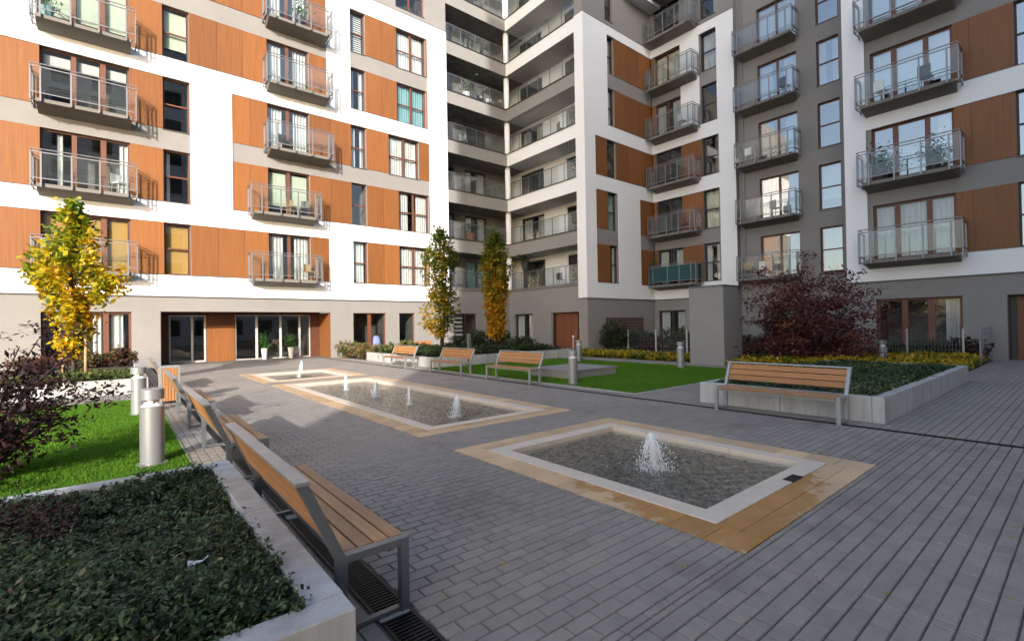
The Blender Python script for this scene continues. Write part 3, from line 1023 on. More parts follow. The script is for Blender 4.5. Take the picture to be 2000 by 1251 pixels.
# ------------------------------------------------------------------ planters
def planter(label, x0, x1, y0, y1, h, wth=0.17, seg=1.0, loc_mat='planter_concrete', sides='NSEW', soil=-0.12):
    root = thing('planter', label, 'planter', 'low concrete planters round the plaza')
    def run(a, b, fixed0, fixed1, along_x):
        L_ = b - a
        n = max(1, round(L_ / seg))
        for i in range(n):
            p, q = a + L_ * i / n + 0.004, a + L_ * (i + 1) / n - 0.004
            mb = MB()
            if along_x: mb.box(p, q, fixed0, fixed1, -0.3, h, tint=random.random())
            else: mb.box(fixed0, fixed1, p, q, -0.3, h, tint=random.random())
            mb.build('wall_block', loc_mat, root, bevel=0.008)
    if 'S' in sides: run(x0, x1, y0, y0 + wth, True)
    if 'N' in sides: run(x0, x1, y1 - wth, y1, True)
    if 'E' in sides: run(y0 + wth, y1 - wth, x1 - wth, x1, False)
    if 'W' in sides: run(y0 + wth, y1 - wth, x0, x0 + wth, False)
    mb = MB(); mb.box(x0 + 0.02, x1 - 0.02, y0 + 0.02, y1 - 0.02, -0.3, h + soil)
    mb.build('soil', 'soil', root)
    return root


planter('long foreground planter of grey concrete full of dark leafy cover', -5.2, 0.83, 2.15, 5.40, 0.435, 0.17, 1.42)
planter('sunlit concrete planter in front of the sunny facade with yellow tree', -9.0, 0.65, 16.88, 26.5, 0.40, 0.17, 1.9)
planter('low concrete planter behind the nearest right bench', 9.6, 17.55, 2.22, 5.42, 0.42, 0.17, 1.35)
planter('concrete planter with two slim amber trees near the glazed corner', 10.0, 18.2, 17.35, 24.2, 0.42, 0.17, 1.35)


def cover(name, label, rects, n, z0, hmean, hvar, leaf, mat, tint_f=None, seed=3, cat='ground cover', clump=True):
    """dense sprigs: whorls of small leaves on a bumpy canopy"""
    out, tt = [], []
    tot = sum((b - a) * (d - c) for a, b, c, d in rects)
    for (a, b, c, d) in rects:
        k = int(n / 7 * (b - a) * (d - c) / tot)
        x = rng.uniform(a, b, k); y = rng.uniform(c, d, k)
        edge = np.minimum(np.minimum(x - a, b - x), np.minimum(y - c, d - y))
        hh = hmean + hvar * fbm(x, y, seed) * 0.35 + rng.normal(0, hvar * 0.3, k)
        hh = hh * np.clip(0.80 + edge * 1.5, 0, 1.1)
        tk = np.clip(0.42 + 0.13 * fbm(x * 0.7, y * 0.7, seed + 5) + rng.normal(0, 0.16, k), 0, 1)
        for j in range(7):
            P_ = np.column_stack([x + rng.normal(0, leaf * 0.6, k), y + rng.normal(0, leaf * 0.6, k), z0 + hh - abs(rng.normal(0, 1, k)) * leaf * 0.7 - j * leaf * 0.12])
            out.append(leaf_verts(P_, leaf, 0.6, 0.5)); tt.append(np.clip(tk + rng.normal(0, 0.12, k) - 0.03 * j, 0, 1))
    V = np.vstack(out); t_ = np.concatenate(tt)
    o = link(name, quads_mesh(name, V, mat, t_), None)
    tag(o, label, cat, kind='stuff')
    return o


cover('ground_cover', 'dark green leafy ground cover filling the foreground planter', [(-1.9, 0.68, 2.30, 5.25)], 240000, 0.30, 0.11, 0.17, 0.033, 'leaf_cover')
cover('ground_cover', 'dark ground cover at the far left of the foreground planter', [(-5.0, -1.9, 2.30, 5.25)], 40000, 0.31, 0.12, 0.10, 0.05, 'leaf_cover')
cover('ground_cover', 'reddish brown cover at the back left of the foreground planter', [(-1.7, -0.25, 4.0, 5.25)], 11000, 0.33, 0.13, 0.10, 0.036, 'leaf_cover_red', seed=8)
cover('ground_cover', 'dark green cover in the planter behind the nearest right bench', [(9.78, 17.4, 2.4, 5.25)], 90000, 0.30, 0.15, 0.07, 0.07, 'leaf_cover')
cover('ground_cover', 'sunlit green cover in the planter below the sunny facade', [(-8.8, 0.48, 17.1, 19.6)], 42000, 0.28, 0.22, 0.10, 0.11, 'leaf_mixed', seed=5)
cover('ground_cover', 'dark cover in the planter around the amber trees', [(10.2, 18.0, 17.55, 24.0)], 40000, 0.30, 0.28, 0.2, 0.13, 'leaf_hedge', seed=6)
cover('ground_cover', 'strip of yellow and green low plants beyond the shaded lawn', [(18.8, 20.6, 9.0, 19.9)], 42000, -0.05, 0.33, 0.10, 0.13, 'leaf_yellow', seed=7)
cover('ground_cover', 'yellow and green low plants round the purple maple', [(17.7, 24.9, 2.75, 8.9)], 60000, -0.02, 0.33, 0.14, 0.12, 'leaf_yellow', seed=9)
bed('planting_bed', [(17.6, 27, 2.62, 7.05), (18.75, 30.3, 7.05, 20.4)], 'soil', -0.01)
bed('planting_bed', [(9.9, 18.5, 24.3, 28.2), (18.2, 22.9, 17.2, 20.4), (18.75, 22.9, 23.9, 28.2), (17.6, 18.75, 5.4, 7.05)], 'soil', -0.01)
bed('planting_bed', [(-9, 1.2, 26.5, 28.2)], 'soil', -0.01)


# ------------------------------------------------------------------ benches
def make_bench(label, light, back='bench_timber_orange'):
    st = 'bench_steel_light' if light else 'bench_steel'
    root = thing('park_bench', label, 'bench', 'slatted steel and timber benches along the plaza')
    L_ = 2.12
    for y in (0.0, L_ - 0.06):
        mb = MB()
        F = lambda a, p, q: (p, a, q)
        # closed side loop: front leg, seat bar, rear leg leaning into the back post, foot bar
        mb.prism([(0.37, 0.0), (0.42, 0.0), (0.42, 0.44), (0.37, 0.44)], y, y + 0.06, F)
        mb.prism([(0.03, 0.395), (0.37, 0.395), (0.37, 0.44), (0.03, 0.44)], y, y + 0.06, F)
        mb.prism([(-0.01, 0.0), (0.04, 0.0), (0.05, 0.40), (0.0, 0.45), (-0.01, 0.42)], y + 0.001, y + 0.061, F)
        mb.prism([(-0.01, 0.41), (0.05, 0.41), (-0.155, 0.872), (-0.215, 0.872)], y + 0.002, y + 0.058, F)
        mb.prism([(0.04, 0.012), (0.37, 0.012), (0.37, 0.035), (0.04, 0.035)], y + 0.01, y + 0.05, F)
        mb.build('side_frame', st, root, bevel=0.003)
    tr = MB(); F = lambda a, p, q: (p, a, q)
    tr.prism([(-0.225, 0.872), (-0.145, 0.872), (-0.148, 0.895), (-0.228, 0.895)], -0.004, L_ + 0.004, F)
    tr.build('top_rail', 'bench_steel_light', root, bevel=0.003)
    xr = MB(); xr.box(0.05, 0.09, 0.06, L_ - 0.06, 0.36, 0.395); xr.box(0.31, 0.35, 0.06, L_ - 0.06, 0.36, 0.395)
    xr.build('seat_rail', st, root)
    for i in range(4):
        x = 0.035 + i * 0.097
        mb = MB(); mb.box(x, x + 0.086, 0.065, L_ - 0.065, 0.405, 0.441, tint=random.random())
        mb.build('seat_slat', 'bench_timber', root, bevel=0.004)
    for i in range(3):
        z = 0.55 + i * 0.105
        def X(zz): return -0.01 + 0.045 - (zz - 0.41) / 0.462 * 0.205
        mb = MB()
        mb.prism([(X(z) + 0.0, z), (X(z + 0.093), z + 0.093), (X(z + 0.093) - 0.032, z + 0.083), (X(z) - 0.032, z - 0.010)], 0.062, L_ - 0.062, F, tint=random.random())
        mb.build('back_slat', back, root, bevel=0.003)
    return root


b0 = make_bench('nearest bench, seen from behind beside the foreground planter', False)
b0.location = (0.93, 2.66, 0)
for lab, xy, rz in [
    ('second bench on the left side, behind the foreground planter corner', (0.93, 6.13), 0),
    ('third bench on the left side, beside the lawn', (0.93, 10.05), 0),
    ('farthest left bench, past the slatted litter bin', (0.93, 16.2), 0),
]:
    c = copy_tree(b0); c['label'] = lab; c.location = (xy[0], xy[1], 0)
b1 = make_bench('largest bench on the right, in front of the low planter', True)
b1.location = (9.42, 4.78, 0); b1.rotation_euler.z = math.pi
for lab, xy, rz in [
    ('bench in front of the shaded lawn beside the silver bollard', (9.47, 12.4), math.pi),
    ('bench between the white planter corner and the dark post', (9.47, 15.95), math.pi),
    ('farthest right bench, half in sun by the colourful hedge', (9.5, 20.15), math.pi),
    ('bench behind the slim tree facing away from the plaza', (12.3, 24.9), -math.pi / 2),
]:
    c = copy_tree(b1); c['label'] = lab; c.location = (xy[0], xy[1], 0); c.rotation_euler.z = rz

# litter bin with vertical slats
bn = thing('litter_bin', 'litter bin clad in upright timber slats with grey frame', 'litter bin', None, (0.73, 13.8, 0))
mb = MB()
for (a, b) in ((0, 0.05), (0.35, 0.40)):
    mb.box(a, b, 0, 0.05, 0, 0.87); mb.box(a, b, 0.35, 0.40, 0, 0.87)
mb.box(0.05, 0.35, 0, 0.05, 0.83, 0.87); mb.box(0.05, 0.35, 0.35, 0.4, 0.83, 0.87); mb.box(0, 0.05, 0.05, 0.35, 0.83, 0.87); mb.box(0.35, 0.4, 0.05, 0.35, 0.83, 0.87)
mb.build('bin_frame', 'bench_steel_light', bn)
for i in range(5):
    for yy in (0.012, 0.362):
        mb = MB(); mb.box(0.054 + i * 0.0592, 0.054 + i * 0.0592 + 0.05, yy, yy + 0.025, 0.06, 0.825, tint=random.random()); mb.build('bin_slat', 'bench_timber_orange', bn)
        mb = MB(); mb.box(yy, yy + 0.025, 0.054 + i * 0.0592, 0.054 + i * 0.0592 + 0.05, 0.06, 0.825, tint=random.random()); mb.build('bin_slat', 'bench_timber_orange', bn)
mb = MB(); mb.box(0.06, 0.34, 0.06, 0.34, 0.03, 0.78); mb.build('bin_liner', 'dark_plastic', bn)


# ------------------------------------------------------------------ bollards
def make_bollard(label):
    r = 0.13
    root = thing('bollard_light', label, 'bollard light', 'brushed steel bollard lights in the lawns')
    mb = MB(); mb.lathe([(0.165, 0.0), (0.165, 0.018), (r + 0.003, 0.02)], 0, 0, 28); mb.build('base_plate', 'bollard_steel', root)
    mb = MB(); mb.lathe([(r, 0.0), (r, 0.735), (r - 0.012, 0.745)], 0, 0, 32); mb.build('shaft', 'bollard_steel', root, smooth=False)
    mb = MB(); mb.lathe([(r - 0.012, 0.745), (0.06, 0.80), (0.055, 0.835)], 0, 0, 32); mb.build('lens', 'bollard_lens', root, smooth=False)
    mb = MB(); mb.lathe([(r - 0.004, 0.835), (r + 0.002, 0.83), (r + 0.002, 0.955), (r - 0.01, 0.965), (0.0, 0.967)], 0, 0, 32); mb.build('cap', 'bollard_steel', root, smooth=False)
    for th in (0.6, 2.7, 4.8):
        mb = MB(); mb.tube([(0.085 * math.cos(th), 0.085 * math.sin(th), 0.745), (0.085 * math.cos(th), 0.085 * math.sin(th), 0.84)], 0.008, 6); mb.build('pin', 'bollard_steel', root)
    for o in root.children:
        md = o.modifiers.new('edge', 'EDGE_SPLIT'); md.split_angle = math.radians(35)
        for p in o.data.polygons: p.use_smooth = True
    return root


bl = make_bollard('larger bollard on the left lawn, nearest the foreground planter')
bl.location = (0.33, 7.72, 0)
for lab, xy in [('bollard on the left lawn behind the nearer one', (0.32, 12.5)),
                ('bollard at the lawn edge beside the low slab', (9.95, 9.45)),
                ('bollard at the far side of the shaded lawn by the brown door', (16.3, 15.1)),
                ('bollard on the lawn in front of the grey ventilation block', (16.3, 9.95)),
                ('bollard rising from the planting beside the purple maple', (20.6, 4.78))]:
    c = copy_tree(bl); c['label'] = lab; c.location = (*xy, 0)
post = thing('marker_post', 'slim grey post with a small lamp head left of the brown door', 'post', None, (18.6, 17.6, 0))
mb = MB(); mb.lathe([(0.05, 0), (0.05, 0.98), (0.03, 1.0)], 0, 0, 16); mb.build('shaft', 'bollard_steel', post)
mb = MB(); mb.lathe([(0.03, 1.0), (0.055, 1.02), (0.055, 1.09), (0.0, 1.11)], 0, 0, 16); mb.build('cap', 'bollard_lens', post)
post = thing('steel_post', 'dark square post behind the bench beside the white planter', 'post', None, (10.6, 15.6, 0))
mb = MB(); mb.box(-0.06, 0.06, -0.05, 0.05, 0, 1.35); mb.build('shaft', 'bench_steel', post)
mb = MB(); mb.box(-0.07, 0.07, -0.06, 0.06, 1.35, 1.38); mb.build('cap', 'bench_steel_light', post)

# ventilation block and low slab
vb = thing('ventilation_block', 'tall grey rendered block standing free beside the lawn', 'ventilation block')
mb = MB(); mb.box(18.0, 19.5, 9.12, 10.55, -0.1, 3.08); mb.build('shaft_wall', 'render_grey', vb)
mb = MB(); mb.box(17.97, 19.53, 9.09, 10.58, 3.08, 3.13); mb.build('cap_sheet', 'flashing', vb)
ls = thing('concrete_slab', 'low grey concrete slab lying on the shaded lawn', 'concrete slab')
mb = MB(); mb.box(10.75, 13.0, 10.35, 12.2, -0.05, 0.22); mb.build('slab_body', 'render_grey', ls, bevel=0.01)
mb = MB(); mb.box(10.72, 13.03, 10.32, 12.23, 0.22, 0.26); mb.build('cover_plate', 'render_grey', ls)

# ------------------------------------------------------------------ building A (sunny wing)
YA = 28.2
F = FA(YA)
A = thing('apartment_building', 'sunlit left wing with white frames, orange panels and glass balconies', 'apartment building', 'wings of the apartment complex')
TOP = 28.3
col1 = (-2.50, 0.48); colw = (1.73, 2.80); col2 = (6.30, 8.47); col3 = (10.87, 11.82)
c4 = [(13.92, 16.0), (13.93, 16.12), (13.28, 15.42), (13.89, 16.02), (13.89, 16.02)]
holes = []
for k in range(5):
    holes += [(*col1, S[k], T[k]), (*colw, S[k], T[k]), (*col2, S[k], T[k]), (*col3, S[k], T[k]), (*c4[k], S[k], T[k])]
holes += [(13.9, 15.95, 22.3, 24.6), (10.87, 11.82, 22.3, 24.6), (6.3, 8.47, 21.83, 24.35)]
gholes = [(-2.52, 0.48, 0.22, 2.60), (1.56, 9.53, -0.05, 2.62), (10.87, 12.95, 0.30, 2.58), (13.85, 14.95, 0.30, 2.58)]
mb = MB(); wall(mb, F, -14, 17.6, -0.3, TOP, holes + gholes, 0.0, 0.16)
mb.build('rendered_wall', 'render_grey', A)
WH = [(-14.0, 9.5, S[0], T[0]), (10.90, 16.08, S[0], T[0]), (-14.0, 2.82, S[1], T[2]), (4.62, 16.18, S[1], T[2]),
      (-2.55, 9.47, S[3], T[4]), (10.87, 16.12, S[3], T[4])]
mb = MB(); wall(mb, F, -14, 17.6, 3.36, 21.95, WH, 0.06, 0.06)
mb.build('white_frame_wall', 'render_white', A)
for (a, b, c, d) in WH: flash(A, F, max(a, -13.9), b, c, 0.06)
flash(A, F, -13.9, 17.5, 3.345, 0.06); flash(A, F, -13.9, 17.55, 21.96, 0.06)


def fill(parent, F, u0, u1, k, wins):
    """orange boards between the windows of storey k"""
    x = u0
    for (a, b) in sorted(wins):
        if a - x > 0.05: cladding(parent, F, x, a - 0.0, S[k], T[k])
        x = b
    if u1 - x > 0.05: cladding(parent, F, x, u1, S[k], T[k])


fill(A, F, -9.0, 9.5, 0, [col1, colw, col2])
fill(A, F, 10.9, 16.08, 0, [col3, c4[0]])
fill(A, F, -9.0, 2.82, 1, [col1, colw]); fill(A, F, 4.62, 16.18, 1, [col2, col3, c4[1]])
fill(A, F, -9.0, 2.82, 2, [col1, colw]); fill(A, F, 4.62, 16.18, 2, [col2, col3, c4[2]])
fill(A, F, 0.48, 9.47, 3, [colw, col2]); fill(A, F, 0.48, 9.47, 4, [colw, col2])
fill(A, F, 11.82, 16.12, 3, [c4[3]]); fill(A, F, 11.82, 16.12, 4, [c4[4]])
cc1 = ['blindy', 'curtp', 'blindt', 'blindg', 'dark']
ccw = ['blindy', 'dark', 'dark', 'blindg', 'curt']
cc2 = ['curts', 'blindg', 'curts', 'curts', 'curts']
cc3 = ['curt', 'dark', 'curts', 'curts', 'blindw']
cc4 = ['curt', 'curts', 'curt', 'curtt', 'curt']
for k in range(5):
    window(A, F, *col1, S[k], T[k], [(-1.43, 0.17), (-0.455, 0.20)], [], cont=cc1[k], fw=0.08)
    window(A, F, *colw, S[k], T[k], [], [S[k] + 1.28], cont=ccw[k], fw=0.07)
    window(A, F, *col2, S[k], T[k], [(7.36, 0.16)], [], cont=cc2[k], fw=0.07)
    window(A, F, *col3, S[k], T[k], [], [S[k] + 1.22], cont=cc3[k], fw=0.06)
    m_ = (c4[k][0] + c4[k][1]) / 2
    window(A, F, *c4[k], S[k], T[k], [(m_, 0.13)], [S[k] + 1.22], cont=cc4[k], fw=0.07)
window(A, F, 13.9, 15.95, 22.3, 24.6, [(14.9, 0.12)], [23.5], cont='dark')
window(A, F, 10.87, 11.82, 22.3, 24.6, [], [23.5], cont='dark')
window(A, F, 6.3, 8.47, 21.83, 24.35, [(7.36, 0.12)], [], cont='dark')
window(A, F, -2.52, 0.48, 0.22, 2.60, [(-1.43, 0.22), (-0.42, 0.20)], [], cont='curtm', fw=0.10)
window(A, F, 10.87, 12.95, 0.30, 2.58, [(11.93, 0.20)], [], cont='none', fw=0.06, fmat='frame_brown')
window(A, F, 13.85, 14.95, 0.30, 2.58, [], [], cont='none', fw=0.06)
# balconies
pA1 = [-2.39, -1.46, -0.56, 0.37]
for k in range(4):
    balcony(A, F, -2.70, 0.70, S[k], 1.0, pA1)
pL = [5.78, 6.70, 7.56, 8.46]
for k in (0, 1): balcony(A, F, 5.30, 8.78, S[k], 1.0, pL)
pU = [6.56, 7.46, 8.34, 9.22]
for k in (2, 3, 4): balcony(A, F, 6.10, 9.50, S[k], 1.0, pU)

# entrance recess
YB = 30.1
FB = FA(YB)
mb = MB()
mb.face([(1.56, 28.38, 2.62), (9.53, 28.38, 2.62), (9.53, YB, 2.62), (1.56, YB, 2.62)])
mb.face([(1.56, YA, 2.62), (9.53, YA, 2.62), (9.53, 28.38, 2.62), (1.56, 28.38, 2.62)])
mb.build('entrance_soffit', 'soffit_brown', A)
mb = MB(); mb.box(9.50, 9.525, 28.23, YB, 0.0, 2.6); mb.build('entrance_cheek', 'cladding', A)
mb = MB(); mb.box(1.565, 1.59, 28.23, YB, 0.0, 2.6); mb.build('entrance_cheek', 'soffit_brown', A)
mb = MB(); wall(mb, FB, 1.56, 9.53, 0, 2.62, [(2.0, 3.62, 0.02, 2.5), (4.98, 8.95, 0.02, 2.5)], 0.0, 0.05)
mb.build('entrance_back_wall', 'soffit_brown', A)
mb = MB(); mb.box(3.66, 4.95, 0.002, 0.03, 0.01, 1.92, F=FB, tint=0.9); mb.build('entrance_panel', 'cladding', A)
window(A, FB, 2.0, 3.62, 0.02, 2.5, [(3.0, 0.10)], [], rec=0.03, fmat='frame_grey', cont='none', sill=False, deep=3.0, fw=0.09)
window(A, FB, 4.98, 8.95, 0.02, 2.5, [(6.05, 0.12), (7.3, 0.12), (8.35, 0.10)], [], rec=0.03, fmat='frame_grey', cont='none', sill=False, deep=3.5, fw=0.05)
mb = MB(); mb.box(1.56, 9.53, 28.2, YB, -0.3, 0.004)
mb.build('entrance_floor', 'balcony_concrete', A)
for lab, x in (('tall white pot with a leafy plant, left in the entrance glazing', 6.35), ('tall white pot with a leafy plant, right in the entrance glazing', 7.75)):
    pt = thing('potted_plant', lab, 'potted plant', 'potted plants in the entrance', (x, 29.72, 0.004))
    mb = MB(); mb.lathe([(0.11, 0), (0.17, 0.62), (0.15, 0.62), (0.14, 0.56), (0, 0.56)], 0, 0, 20); mb.build('pot', 'white_plastic', pt, smooth=False)
    n = 260
    th = rng.uniform(0, 6.28, n); r = np.abs(rng.normal(0, 0.17, n)); z = 0.65 + np.abs(rng.normal(0.3, 0.28, n))
    o = link('foliage', quads_mesh('foliage', leaf_verts(np.column_stack([r * np.cos(th), r * np.sin(th), z]), 0.16, 0.4, 0.35), 'leaf_pot', rng.random(n)), pt)

# objects in the ground-floor windows
for lab, x, z, mat in (('blue cloth bundle on the window ledge, right pane', 12.5, 0.32, 'blue_cloth'),):
    o = MB(); o.lathe([(0.28, z), (0.33, z + 0.35), (0.22, z + 0.75), (0.08, z + 0.86), (0, z + 0.87)], x, 28.72, 14)
    tag(o.build('cloth_bundle', mat, None, smooth=True), lab, 'cloth')

# ------------------------------------------------------------------ loggia corner
XL = 22.9
LG = thing('apartment_building', 'recessed corner block with stacked loggias and glass rails', 'apartment building', 'wings of the apartment complex')
OB = [4.35, 7.76, 11.17, 14.62, 18.02, 21.50, 24.88]
OT = [6.84, 10.25, 13.70, 17.12, 20.55, 24.0]
F1 = FA(28.2); F2 = FX(XL)
gl1 = [(17.95, 19.87, 0.05, 2.56), (20.75, 22.3, 0.3, 2.56)]
mb = MB(); wall(mb, F1, 17.6, 22.9, -0.3, OB[0] - 0.16, gl1, 0, 0.16)
mb.build('rendered_wall', 'render_grey', LG)
gl2 = [(25.6, 27.6, 0.3, 2.50), (21.12, 23.7, -0.05, 2.50)]
mb = MB(); wall(mb, F2, 21.1, 28.2, -0.3, OB[0] - 0.16, gl2, 0, 0.16)
mb.face([F2(20.4, 0, -0.3), F2(21.1, 0, -0.3), F2(21.1, 0, OB[0] - 0.16), F2(20.4, 0, OB[0] - 0.16)])
mb.build('rendered_wall', 'render_grey', LG)
white_bands = {1: False, 2: True, 3: True, 4: False, 5: True, 6: True}
BASE_W = OB[0] - 0.16
# bands are the slab edges; band i lies between OT[i-1] and OB[i]
def slab_band(za, zb, m1, m2, nm):
    mb = MB(); mb.box(17.6, 22.9, 28.2, 30.15, za + 0.02, zb - 0.02)
    mb.face([(17.6, 28.195, za), (22.9, 28.195, za), (22.9, 28.195, zb), (17.6, 28.195, zb)])
    mb.face([(17.6, 28.195, za), (22.9, 28.195, za), (22.9, 30.0, za), (17.6, 30.0, za)])
    mb.build(nm, m1, LG)
    mb = MB()
    mb.box(22.905, 24.85, 21.1, 30.15, za + 0.021, zb - 0.021)
    mb.face([(22.895, 21.1, za), (22.895, 28.195, za), (22.895, 28.195, zb), (22.895, 21.1, zb)])
    mb.build(nm, m2, LG)
    cl = MB()
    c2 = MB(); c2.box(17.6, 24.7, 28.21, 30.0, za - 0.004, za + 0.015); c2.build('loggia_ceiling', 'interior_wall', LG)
    cl.box(22.91, 24.7, 21.1, 28.21, za - 0.004, za + 0.015)
    cl.build('loggia_ceiling', 'loggia_ceiling', LG)
    fl = MB(); fl.box(17.6, 22.84, 28.13, 28.20, zb - 0.03, zb + 0.02); fl.box(22.83, 22.90, 21.1, 28.2, zb - 0.03, zb + 0.021)
    fl.build('flashing_strip', 'frame_dark', LG)


mb = MB(); mb.box(17.6, 22.9, 28.2, 30.1, BASE_W, OB[0] - 0.02); mb.box(22.9, 24.8, 21.1, 30.1, BASE_W + 0.001, OB[0] - 0.021)
mb.box(17.6, 22.85, 28.14, 28.2, BASE_W, OB[0]); mb.box(22.84, 22.9, 21.1, 28.2, BASE_W, OB[0])
mb.build('loggia_floor', 'balcony_concrete', LG)
for i in range(1, 7):
    slab_band(OT[i - 1], OB[i], 'render_grey', 'render_white' if white_bands[i] else 'render_grey', 'slab_edge_band')
# back walls with doors
FB1 = FA(30.0); FB2 = FX(24.7)
contL = ['curtt', 'curts', 'curts', 'dark', 'curts', 'curtm', 'dark']
for i in range(7):
    zt = OT[i] if i < 6 else 27.6
    zd = zt - 0.25
    h1 = [(17.9, 19.3, OB[i], zd), (20.2, 22.2, OB[i], zd)]
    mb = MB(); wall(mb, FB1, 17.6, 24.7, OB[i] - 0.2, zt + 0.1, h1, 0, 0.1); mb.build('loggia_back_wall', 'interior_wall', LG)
    window(LG, FB1, *h1[0], [], [], rec=0.08, fmat='frame_dark', cont='curts' if i % 2 else 'dark', sill=False)
    window(LG, FB1, *h1[1], [21.2], [], rec=0.08, fmat='frame_dark', cont=contL[i], sill=False)
    h2 = [(26.1, 28.7, OB[i], zd), (21.6, 23.75, OB[i] + 0.02, zd - 0.02)]
    mb = MB(); wall(mb, FB2, 21.1, 30.0, OB[i] - 0.2, zt + 0.1, h2, 0, 0.1); mb.build('loggia_back_wall', 'render_white', LG)
    window(LG, FB2, *h2[0], [27.4], [], rec=0.08, fmat='frame_dark', cont='curts' if i in (1, 3) else 'none', sill=False)
    window(LG, FB2, *h2[1], [], [], rec=0.08, fmat='frame_dark', cont='dark', sill=False)
    # side walls
    mb = MB(); mb.box(17.45, 17.62, 28.22, 30.0, OB[i] - 0.2, zt + 0.1); mb.build('side_wall', 'render_white', LG)
    # round column in the corner
    mb = MB(); mb.lathe([(0.21, OB[i] - 0.02), (0.21, zt + 0.02)], 23.13, 28.43, 20); mb.build('round_column', 'render_white', LG, smooth=True)
    # railing
    rl = MB()
    zr = OB[i] + 1.18
    rl.box(17.62, 22.62, 28.24, 28.29, zr, zr + 0.045)
    rl.box(22.94, 22.99, 21.1, 27.9, zr, zr + 0.045)
    rl.box(17.62, 22.62, 28.25, 28.28, OB[i] + 0.03, OB[i] + 0.06)
    rl.box(22.95, 22.98, 21.1, 27.9, OB[i] + 0.03, OB[i] + 0.06)
    xs = [17.66, 18.9, 20.15, 21.4, 22.6]
    ys = [21.15, 22.3, 23.5, 24.7, 25.85, 26.8, 27.87]
    for x in xs: rl.box(x - 0.022, x + 0.022, 28.25, 28.285, OB[i], zr)
    for y in ys: rl.box(22.95, 22.985, y - 0.022, y + 0.022, OB[i], zr)
    r_ = rl.build('railing', 'bench_steel', LG)
    for a, b in zip(xs[:-1], xs[1:]):
        g = MB(); g.box(a + 0.03, b - 0.03, 28.262, 28.27, OB[i] + 0.07, zr - 0.02); g.build('glass_panel', 'rail_glass_grey', r_)
    for a, b in zip(ys[:-1], ys[1:]):
        g = MB(); g.box(22.962, 22.97, a + 0.03, b - 0.03, OB[i] + 0.07, zr - 0.02); g.build('glass_panel', 'rail_glass_grey', r_)
window(LG, F1, *gl1[0], [(18.95, 0.10)], [], fmat='frame_dark', cont='blindz', fw=0.06)
window(LG, F1, *gl1[1], [(21.5, 0.08)], [], fmat='frame_dark', cont='blindz', fw=0.06)
window(LG, F2, *gl2[0], [(26.5, 0.10)], [], fmat='frame_dark', cont='curts', fw=0.06)
dr = MB(); dr.box(21.6, 23.65, -0.45, -0.40, 0.0, 2.45, F=F2); dr.build('entrance_door', 'door_brown', LG)
dr = MB(); dr.box(21.12, 23.7, -0.5, -0.46, 0.0, 2.5, F=F2)
dr.box(21.12, 21.16, -0.46, -0.17, 0.0, 2.5, F=F2); dr.box(23.66, 23.7, -0.46, -0.17, 0.0, 2.5, F=F2); dr.box(21.12, 23.7, -0.46, -0.17, 2.46, 2.5, F=F2)
dr.build('door_recess', 'frame_dark', LG)
dr = MB(); dr.box(21.75, 21.8, -0.39, -0.34, 0.85, 1.35, F=F2); dr.build('door_handle', 'railing_steel', LG)
mb = MB(); mb.box(17.6, 24.7, 28.2, 30.2, 27.6, 28.3); mb.box(22.9, 24.8, 20.4, 28.2, 27.6, 28.31); mb.build('roof_edge', 'render_white', LG)

# ------------------------------------------------------------------ wing C/D
XD = 30.2
CD = thing('apartment_building', 'shaded white wing with inner corner, orange panels and small balconies', 'apartment building', 'wings of the apartment complex')
FC = FA(20.4); FD = FX(XD)
wc0, wc1, wc3 = (25.2, 26.08), (25.08, 26.02), (25.25, 25.95)
cw = [wc0, wc1, (25.07, 26.0), wc3, wc3]
hc = [(*cw[k], S[k], T[k]) for k in range(5)] + [(25.1, 25.9, 21.9, 24.0)]
mb = MB(); wall(mb, FC, XL, XD, -0.3, TOP, hc, 0, 0.16); mb.build('rendered_wall', 'render_grey', CD)
WC = [(23.87, 26.1, S[0], T[1]), (28.55, XD, S[0], T[1]), (23.87, XD, S[2], T[2]), (25.2, XD, S[3], T[4])]
mb = MB(); wall(mb, FC, XL - 0.058, XD - 0.06, 3.36, 21.5, WC, 0.06, 0.05); mb.build('white_frame_wall', 'render_white', CD)
for (a, b, c, d) in WC: flash(CD, FC, a, b - 0.1, c, 0.06)
flash(CD, FC, XL, XD - 0.1, 3.345, 0.06); flash(CD, FC, XL, XD - 0.1, 21.51, 0.06)
for k in range(2): cladding(CD, FC, 23.87, cw[k][0], S[k], T[k]); cladding(CD, FC, 28.55, XD - 0.06, S[k], T[k])
cladding(CD, FC, 23.87, 25.07, S[2], T[2]); cladding(CD, FC, 26.0, XD - 0.06, S[2], T[2])
for k in (3, 4): cladding(CD, FC, 25.95, XD - 0.06, S[k], T[k])
for k in range(5):
    window(CD, FC, *cw[k], S[k], T[k], [], [S[k] + 1.25], fmat='frame_dark', cont=['curts', 'curtt', 'dark', 'curt', 'curt'][k], fw=0.05, sill=False)
window(CD, FC, 25.1, 25.9, 21.9, 24.0, [], [22.9], fmat='frame_dark', cont='dark', fw=0.05)
# white pilaster closing the loggias
FL = FX(XL)
mb = MB(); mb.box(20.342, 21.1, 0.003, 0.0605, 3.362, 21.498, F=FL)
mb.build('corner_pilaster', 'render_white', CD)
mb = MB(); mb.box(20.402, 21.1, -1.8, 0.0, 3.3, TOP, F=FL); mb.build('corner_wall', 'render_grey', CD)
